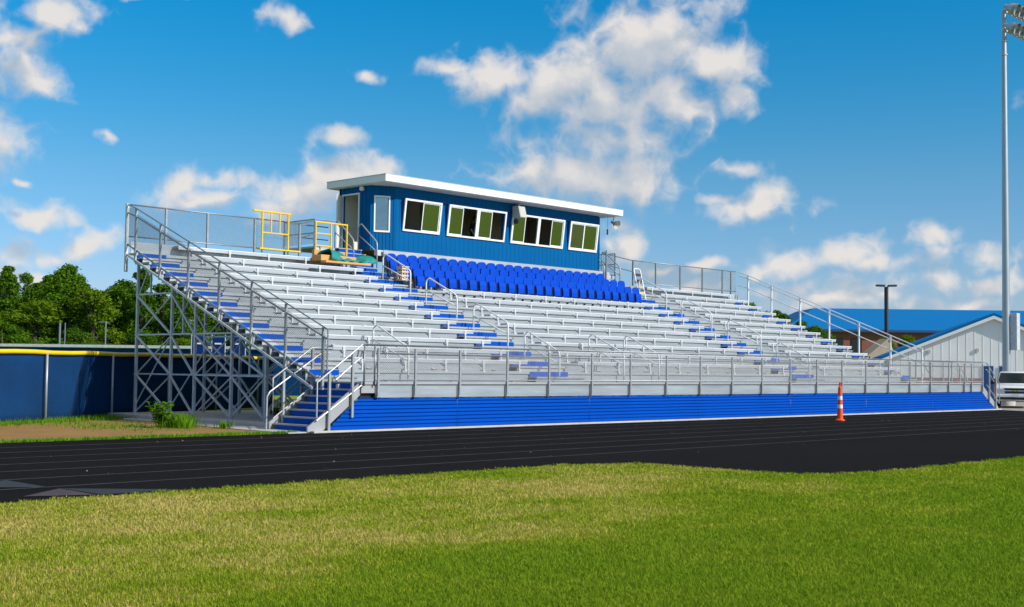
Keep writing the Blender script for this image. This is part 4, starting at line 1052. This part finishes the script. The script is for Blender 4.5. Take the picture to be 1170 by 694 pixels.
# ------------------------------------------------------------------ white gabled building
D = Vector((.51,-.86,0)); Nn = Vector((.86,.51,0))
apex = Vector((53.13,7.34,0)); HW = 6.1
t = thing('white_building', 'white ribbed metal building with blue roof trim and brick base behind the floodlight pole', 'building', tuple(apex))
def WB(s_, dep, z): p = apex + D*s_ + Nn*dep; return (p.x,p.y,z)
EZ, AZ = 2.55, 5.03
def face(dep, poly): return [WB(s_,dep,z) for s_,z in poly]
def solid(poly, d0, d1):
    mb = MB(); n_ = len(poly); vs = face(d0,poly)+face(d1,poly)
    return mb.add(vs, [tuple(range(n_-1,-1,-1)), tuple(range(n_,2*n_))]+[(i,(i+1)%n_,n_+(i+1)%n_,n_+i) for i in range(n_)])
rb = solid([(-HW+.25,1.36),(HW-.25,1.36),(HW-.25,EZ+.1),(0,AZ-.06),(-HW+.25,EZ+.1)], 0, 24); s_ = -HW+.45
while s_ < HW-.3:
    ztop = AZ-.12-(AZ-EZ)*abs(s_)/HW
    mbq = [(s_-.018,1.37),(s_+.018,1.37),(s_+.018,ztop),(s_-.018,ztop)]; q = solid(mbq,-.012,.002); rb.add(q.v,q.f); s_ += .46
rb.build('wall', M['white_siding'], t)
solid([(-HW+.25,-.1),(HW-.25,-.1),(HW-.25,1.355),(-HW+.25,1.355)], 0.0, 24).build('brick_base', M['brick'], t)
for sg in (-1,1):
    solid([(0,AZ+.02),(sg*(HW+.25),EZ-.10),(sg*(HW+.25),EZ+.03),(0,AZ+.15)] if sg>0 else [(0,AZ+.15),(sg*(HW+.25),EZ+.03),(sg*(HW+.25),EZ-.10),(0,AZ+.02)], -.30, 24.3).build('roof', M['roof_blue'], t)
    solid([(0,AZ+.0),(sg*(HW+.22),EZ-.12),(sg*(HW+.22),EZ-.30),(0,AZ-.20)] if sg>0 else [(0,AZ-.20),(sg*(HW+.22),EZ-.30),(sg*(HW+.22),EZ-.12),(0,AZ+.0)], -.29, -.06).build('barge_board', M['white'], t)
for a_, b_, nm in ((-.62,-.02,'door'),(.30,.82,'door'),):
    solid([(a_,0),(b_,0),(b_,2.08),(a_,2.08)], -.06, -.036).build(nm, M['blue_trim'], t)
for s_, z in ((-3.6,2.9),(-.9,3.0),(1.1,4.0),(2.8,2.6)):
    solid([(s_-.08,z-.10),(s_+.08,z-.10),(s_+.08,z+.10),(s_-.08,z+.10)], -.09, -.02).build('wall_lamp', M['speaker'], t)
mb = MB(); p = WB(-2.2,-.6,0); mb.box(p[0]-.3,p[1]-.3,0,p[0]+.3,p[1]+.3,1.2); 
o = mb.build('utility_box', M['brick'], None, loc=(p[0],p[1],0), bevel=.02); tag(o, 'reddish brown utility box standing against the white building', 'utility box')
# ------------------------------------------------------------------ school with blue metal roof
sc0 = Vector((94.2,43.9,0)); sd = Vector((.694,-.72,0)); sn = Vector((.72,.694,0))
t = thing('school_building', 'long red brick school with a bright blue metal roof in the right background', 'building', tuple(sc0))
def SB(s_, dep, z): p = sc0 + sd*s_ + sn*dep; return (p.x,p.y,z)
mb = MB(); vs = [SB(*q) for q in ((-1,2,0),(60,2,0),(60,22,0),(-1,22,0),(-1,2,5.9),(60,2,5.9),(60,22,5.9),(-1,22,5.9))]
mb.add(vs, [(0,3,2,1),(4,5,6,7),(0,1,5,4),(1,2,6,5),(2,3,7,6),(3,0,4,7)]); wl = mb.build('wall', M['brick'], t)
mb = MB(); vs = [SB(*q) for q in ((-2.5,1.5,6.0),(61.5,1.5,6.0),(61.5,23.4,6.0),(-2.5,23.4,6.0),(2,7.6,8.5),(57,7.6,8.5),(57,16,8.5),(2,16,8.5))]
mb.add(vs, [(0,3,2,1),(4,5,6,7),(0,1,5,4),(1,2,6,5),(2,3,7,6),(3,0,4,7)]); rf = mb.build('roof', M['roof_blue'], t)
mb = MB(); mb.bar(SB(-2.5,1.42,5.93),SB(61.5,1.42,5.93),.14,.24); mb.build('fascia', M['blue_trim'], t)
for s_ in (3.2,5.1,15.8,18.0,28,30,32):
    mb = MB(); mb.bar(SB(s_-.55,1.98,4.2),SB(s_+.55,1.98,4.2),.08,1.9); wn = mb.build('window', M['glass_car'], t)
    MB().bar(SB(s_-.65,1.95,3.18),SB(s_+.65,1.95,3.18),.16,.12).build('sill', M['tan'], wn)
mb = MB(); mb.bar(SB(-1,1.97,2.4),SB(60,1.97,2.4),.05,.25); mb.build('stone_band', M['tan'], wl)
# left wing of the school roof
t = thing('school_wing', 'lower blue roofed wing of the school seen above the right end benches', 'building', (86,54,0))
c0_ = Vector((84.5,55.0,0))
def SW(s_, dep, z): p = c0_ + sd*s_ + sn*dep; return (p.x,p.y,z)
mb = MB(); vs = [SW(*q) for q in ((-8,2,0),(13.4,2,0),(13.4,16,0),(-8,16,0),(-8,2,5.3),(13.4,2,5.3),(13.4,16,5.3),(-8,16,5.3))]
mb.add(vs, [(0,3,2,1),(4,5,6,7),(0,1,5,4),(1,2,6,5),(2,3,7,6),(3,0,4,7)]); mb.build('wall', M['brick'], t)
mb = MB(); vs = [SW(*q) for q in ((-10,.6,5.31),(13.4,.6,5.31),(13.4,16.4,5.31),(-10,16.4,5.31),(6,8,7.6),(13.4,8,7.6))]
mb.add(vs, [(0,1,5,4),(1,2,5),(2,3,4,5),(3,0,4),(0,3,2,1)]); mb.build('roof', M['roof_blue'], t)
t = thing('gable_shelter', 'small tan gabled shelter between the lamp post and the white building', 'shelter', (66.3,20.6,0))
q = Vector((66.4,21.0,0))
def G(s_, dep, z): p = q + sd*s_ + sn*dep; return (p.x,p.y,z)
mb = MB(); n_=5; pol = [(-1.0,0),(.4,0),(.4,3.4),(.0,4.0),(-1.3,2.9)]; vs = [G(a,0,b) for a,b in pol]+[G(a,2,b) for a,b in pol]
mb.add(vs, [tuple(range(n_-1,-1,-1)), tuple(range(n_,2*n_))]+[(i,(i+1)%n_,n_+(i+1)%n_,n_+i) for i in range(n_)]); mb.build('wall', M['tan'], t)
mb = MB(); mb.bar(G(-1.5,1,2.8),G(.05,1,4.1),2.4,.1); mb.build('roof', M['tan'], t)

# ------------------------------------------------------------------ sky, sun, camera
CLOUDS = [(0.9043, 0.2482, 0.05, 0.0414, 1), (0.8806, 0.2122, 0.0552, 0.039, 1), (0.8427, 0.2188, 0.0404, 0.0303, 0.9), (0.7839, 0.2262, 0.0404, 0.0148, 0.9), (0.7596, 0.2324, 0.0269, 0.0081, 0.7), (0.82, 0.2134, 0.0256, 0.0202, 1), (0.9554, 0.2323, 0.0306, 0.0213, 1), (0.973, 0.2096, 0.016, 0.0146, 0.9), (0.925, 0.2052, 0.0322, 0.0268, 1), (0.928, 0.2706, 0.0265, 0.0199, 0.7), (0.8571, 0.1532, 0.0584, 0.0245, 1), (0.8247, 0.1618, 0.0299, 0.0258, 1), (0.8961, 0.1478, 0.0285, 0.0176, 1), (0.874, 0.1788, 0.0474, 0.0203, 0.9), (0.945, 0.278, 0.033, 0.0092, 0.6), (0.9932, 0.127, 0.0295, 0.0114, 0.85), (1.0051, 0.1335, 0.0187, 0.0127, 0.85), (0.9692, 0.1339, 0.0175, 0.006, 0.6), (0.9812, 0.1578, 0.0201, 0.0074, 0.45), (0.6716, 0.178, 0.0215, 0.0094, 0.7), (0.6734, 0.1539, 0.0297, 0.0148, 1), (0.6501, 0.1371, 0.035, 0.0189, 1), (0.629, 0.123, 0.0309, 0.0121, 0.9), (0.5789, 0.1443, 0.0239, 0.0093, 0.8), (0.5663, 0.1259, 0.0371, 0.0159, 0.8), (0.5467, 0.1356, 0.0171, 0.0132, 0.8), (0.4455, 0.1116, 0.0281, 0.0109, 1), (0.4816, 0.0882, 0.022, 0.011, 0.9), (0.4586, 0.0795, 0.0193, 0.0077, 0.7), (0.4236, 0.0856, 0.0127, 0.0152, 0.8), (0.4172, 0.2139, 0.0313, 0.0163, 0.9), (0.4343, 0.2049, 0.024, 0.0114, 0.9), (0.4257, 0.2302, 0.0313, 0.0125, 0.6), (0.4523, 0.2514, 0.0327, 0.0126, 0.9), (0.4741, 0.2423, 0.014, 0.0102, 0.7), (0.5303, 0.2698, 0.0257, 0.0045, 0.5), (0.6259, 0.2625, 0.0145, 0.0118, 0.65), (0.6842, 0.2255, 0.012, 0.006, 0.6), (0.4842, 0.1735, 0.0064, 0.0052, 0.35), (1.0209, 0.084, 0.0267, 0.0127, 0.9), (1.0598, 0.0903, 0.0212, 0.0145, 1), (1.0726, 0.0836, 0.0184, 0.0092, 0.9), (1.0091, 0.0854, 0.012, 0.0094, 0.9), (1.032, 0.0653, 0.0373, 0.0107, 0.7), (1.1217, 0.1037, 0.0162, 0.0117, 0.9), (1.1104, 0.0831, 0.0235, 0.0098, 0.7), (1.1228, 0.0713, 0.0221, 0.0104, 0.9), (1.1607, 0.0849, 0.0218, 0.0077, 0.7), (1.1666, 0.0682, 0.023, 0.0089, 0.8), (0.9534, 0.0856, 0.0122, 0.0061, 0.8), (0.917, 0.0828, 0.0272, 0.0081, 0.7), (0.8897, 0.0963, 0.0177, 0.0136, 0.8), (0.8814, 0.1099, 0.015, 0.0095, 0.6), (0.9894, 0.0801, 0.0094, 0.0074, 0.8), (1.0547, 0.054, 0.0464, 0.0079, 0.7), (1.1375, 0.0537, 0.0388, 0.0071, 0.7), (0.9427, 0.0639, 0.0271, 0.0081, 0.6), (1.0026, 0.064, 0.0268, 0.0067, 0.6), (1.0865, 0.0605, 0.0263, 0.0066, 0.6), (0.4334, 0.135, 0.0114, 0.0044, 0.35), (0.4458, 0.0623, 0.0384, 0.0064, 0.5), (0.3952, 0.1655, 0.0374, 0.025, 0.8), (0.3859, 0.0963, 0.0312, 0.0125, 0.8), (1.2252, 0.0811, 0.0312, 0.0125, 0.8), (1.2206, 0.1928, 0.031, 0.0186, 0.6)]
SUN_D = Vector((.29,-.957,0)).normalized(); EL = R(31)
sun_dir = Vector((SUN_D.x*math.cos(EL), SUN_D.y*math.cos(EL), math.sin(EL)))
w = bpy.data.worlds.new('World'); S.world = w; w.cycles.sampling_method = 'MANUAL'; w.cycles.sample_map_resolution = 256; w.use_nodes = True; nt = w.node_tree; nt.nodes.clear(); L = nt.links
out = nt.nodes.new('ShaderNodeOutputWorld'); bg = nt.nodes.new('ShaderNodeBackground'); bg.inputs[1].default_value = .14
L.new(bg.outputs[0], out.inputs[0])
sky = nt.nodes.new('ShaderNodeTexSky'); sky.sky_type = 'NISHITA'; sky.sun_disc = False; sky.sun_elevation = EL
sky.sun_rotation = math.atan2(SUN_D.x, SUN_D.y); sky.air_density = 1.0; sky.dust_density = .4; sky.ozone_density = 1.6
hs = nt.nodes.new('ShaderNodeHueSaturation'); hs.inputs['Saturation'].default_value = SKY_SAT; hs.inputs['Value'].default_value = SKY_VAL; hs.inputs['Hue'].default_value = SKY_HUE
tn = nt.nodes.new('ShaderNodeMixRGB'); tn.blend_type = 'MULTIPLY'; tn.inputs[0].default_value = 1; tn.inputs[2].default_value = SKY_TINT
L.new(sky.outputs[0], tn.inputs[1]); L.new(tn.outputs[0], hs.inputs['Color'])
def mth(tree, op, *a, clamp=False):
    x = tree.nodes.new('ShaderNodeMath'); x.operation = op; x.use_clamp = clamp
    for i, v in enumerate(a):
        if isinstance(v,(int,float)): x.inputs[i].default_value = v
        else: tree.links.new(v, x.inputs[i])
    return x.outputs[0]
def vm(tree, op, *a):
    x = tree.nodes.new('ShaderNodeVectorMath'); x.operation = op
    for i, v in enumerate(a):
        if isinstance(v,(tuple,list)): x.inputs[i].default_value = v
        else: tree.links.new(v, x.inputs[i])
    return x
def noise2(tree, P, sc, det, rough=.6):
    n_ = tree.nodes.new('ShaderNodeTexNoise'); n_.noise_dimensions = '2D'; n_.inputs['Scale'].default_value = sc; n_.inputs['Detail'].default_value = det; n_.inputs['Roughness'].default_value = rough
    tree.links.new(P, n_.inputs['Vector']); return n_
def billow(tree, P, sc, amp, det):
    b = noise2(tree, P, sc, det, .58); return mth(tree,'MULTIPLY_ADD', mth(tree,'ABSOLUTE', mth(tree,'MULTIPLY_ADD', b.outputs[0], 2, -1)), -amp, amp*.30)
def group(name, body):
    g = bpy.data.node_groups.new(name, 'ShaderNodeTree')
    g.interface.new_socket('P', in_out='INPUT', socket_type='NodeSocketVector'); g.interface.new_socket('D', in_out='OUTPUT', socket_type='NodeSocketFloat')
    gi = g.nodes.new('NodeGroupInput'); go = g.nodes.new('NodeGroupOutput'); g.links.new(body(g, gi.outputs[0]), go.inputs[0]); return g
def mass(g, P):
    wn = noise2(g, P, 13, 3); wv = vm(g,'SUBTRACT',wn.outputs['Color'],(.5,.5,.5)); wv = vm(g,'MULTIPLY',wv.outputs[0],(.050,.038,0))
    Pw = vm(g,'ADD',P,wv.outputs[0]).outputs[0]; cur = None
    for (a_,e_,ra,rb_,st) in CLOUDS:
        v = vm(g,'MULTIPLY_ADD',Pw,(1/ra,1/rb_,0),(-a_/ra,-e_/rb_,0)); ln = vm(g,'LENGTH',v.outputs[0]).outputs['Value']
        val = mth(g,'MULTIPLY_ADD',ln,-.66,.42*st+.31)
        cur = val if cur is None else mth(g,'SMOOTH_MAX',cur,val,.22)
    return cur
def detail(g, P):
    w2 = noise2(g, P, 30, 2); wv = vm(g,'SUBTRACT',w2.outputs['Color'],(.5,.5,.5)); wv = vm(g,'MULTIPLY',wv.outputs[0],(.020,.017,0)); Q = vm(g,'ADD',P,wv.outputs[0]).outputs[0]
    t = mth(g,'ADD', billow(g, Q, 20, 1.0, 1), billow(g, Q, 50, .40, 3.5))
    fb = noise2(g, P, 80, 5, .6); return mth(g,'ADD', t, mth(g,'MULTIPLY_ADD',fb.outputs[0],.32,-.16))
gm, gd = group('cloud_mass', mass), group('cloud_detail', detail)
tc = nt.nodes.new('ShaderNodeTexCoord'); sep = nt.nodes.new('ShaderNodeSeparateXYZ'); L.new(tc.outputs['Generated'], sep.inputs[0])
az = mth(nt,'ARCTAN2',sep.outputs[0],sep.outputs[1]); el = mth(nt,'ARCSINE',sep.outputs[2])
cmb = nt.nodes.new('ShaderNodeCombineXYZ'); L.new(az,cmb.inputs[0]); L.new(el,cmb.inputs[1])
def use(g_, vec):
    gn = nt.nodes.new('ShaderNodeGroup'); gn.node_tree = g_; L.new(vec, gn.inputs[0]); return gn.outputs[0]
m0 = use(gm, cmb.outputs[0]); n0 = use(gd, cmb.outputs[0]); n1 = use(gd, vm(nt,'ADD',cmb.outputs[0],(.010,.015,0)).outputs[0])
d0 = mth(nt,'ADD',m0,n0)
mr = nt.nodes.new('ShaderNodeMapRange'); mr.interpolation_type = 'SMOOTHSTEP'; mr.inputs[1].default_value = -.12; mr.inputs[2].default_value = .74
L.new(d0, mr.inputs[0]); alpha = mth(nt,'MULTIPLY',mr.outputs[0],.94)
lit = mth(nt,'MULTIPLY_ADD', mth(nt,'SUBTRACT',n0,n1), .62, .54)
thick = nt.nodes.new('ShaderNodeMapRange'); thick.inputs[1].default_value = .05; thick.inputs[2].default_value = .75; thick.inputs[3].default_value = .08; thick.inputs[4].default_value = -.40; L.new(m0, thick.inputs[0])
m1 = use(gm, vm(nt,'ADD',cmb.outputs[0],(.004,.022,0)).outputs[0]); lit = mth(nt,'MULTIPLY_ADD', mth(nt,'SUBTRACT',m0,m1), 1.0, lit)
lit = mth(nt,'ADD',lit,thick.outputs[0],clamp=True)
cr = nt.nodes.new('ShaderNodeValToRGB'); e = cr.color_ramp.elements
e[0].color = (2.6,3.05,3.55,1); e[1].color = (4.85,4.6,4.35,1); e[0].position = .12; e[1].position = .88
x = cr.color_ramp.elements.new(.5); x.color = (3.45,3.6,3.85,1)
L.new(lit, cr.inputs[0])
# the sky's own colour with height: pale towards the horizon, deep blue above, white cover added overhead, out of view, to neutralise blue fill light
elr = nt.nodes.new('ShaderNodeMapRange'); elr.inputs[1].default_value = 0; elr.inputs[2].default_value = R(30); L.new(el, elr.inputs[0])
tr = nt.nodes.new('ShaderNodeValToRGB'); te = tr.color_ramp.elements
te[0].position = .08; te[0].color = (.46,.262,.33,1); te[1].position = .80; te[1].color = (.10,.32,.37,1)
for ps_, cc in ((.283,(.50,.294,.299,1)),(.42,(.30,.306,.315,1)),(.533,(.14,.32,.336,1))):
    q_ = te.new(ps_); q_.color = cc
L.new(elr.outputs[0], tr.inputs[0])
t2 = nt.nodes.new('ShaderNodeMixRGB'); t2.blend_type = 'MULTIPLY'; t2.inputs[0].default_value = 1; L.new(hs.outputs[0], t2.inputs[1]); L.new(tr.outputs[0], t2.inputs[2])
t3 = vm(nt,'SCALE',t2.outputs[0]); t3.inputs['Scale'].default_value = 2.5
hi = nt.nodes.new('ShaderNodeMapRange'); hi.interpolation_type = 'SMOOTHSTEP'; hi.inputs[1].default_value = R(20); hi.inputs[2].default_value = R(42); hi.inputs[4].default_value = .8; L.new(el, hi.inputs[0])
t4 = nt.nodes.new('ShaderNodeMixRGB'); t4.inputs[2].default_value = (3.3,3.2,3.15,1); L.new(hi.outputs[0], t4.inputs[0]); L.new(t3.outputs[0], t4.inputs[1])
mx = nt.nodes.new('ShaderNodeMixRGB'); L.new(alpha, mx.inputs[0]); L.new(t4.outputs[0], mx.inputs[1]); L.new(cr.outputs[0], mx.inputs[2])
L.new(mx.outputs[0], bg.inputs[0])
sl_ = bpy.data.lights.new('sun','SUN'); sl_.energy = SUN_E; sl_.angle = R(.55); sl_.color = (1.0,.955,.88)
so = bpy.data.objects.new('sun', sl_); COL.objects.link(so); so.rotation_euler = sun_dir.to_track_quat('Z','Y').to_euler(); so.location = (0,-30,40)

cam = bpy.data.cameras.new('camera'); co = bpy.data.objects.new('camera', cam); COL.objects.link(co); S.camera = co
cam.sensor_fit = 'HORIZONTAL'; cam.sensor_width = 36; cam.lens = 36*1462.6/1170; cam.clip_end = 3000; cam.clip_start = .1
f_ = Vector((.71873356,.69339862,.05118998)); r_ = Vector((.69380624,-.72005807,.01221805)); u_ = Vector((-.04533174,-.02673441,.99861419))
mw = Matrix((( r_.x,u_.x,-f_.x,-20.379),(r_.y,u_.y,-f_.y,-24.381),(r_.z,u_.z,-f_.z,1.5586),(0,0,0,1)))
co.matrix_world = mw
S.view_settings.view_transform = 'Standard'; S.view_settings.look = 'None'; S.view_settings.exposure = EXPO; S.view_settings.gamma = 1
S.render.engine = 'CYCLES'
S.cycles.max_bounces = 8; S.cycles.transparent_max_bounces = 16; S.cycles.use_denoising = True
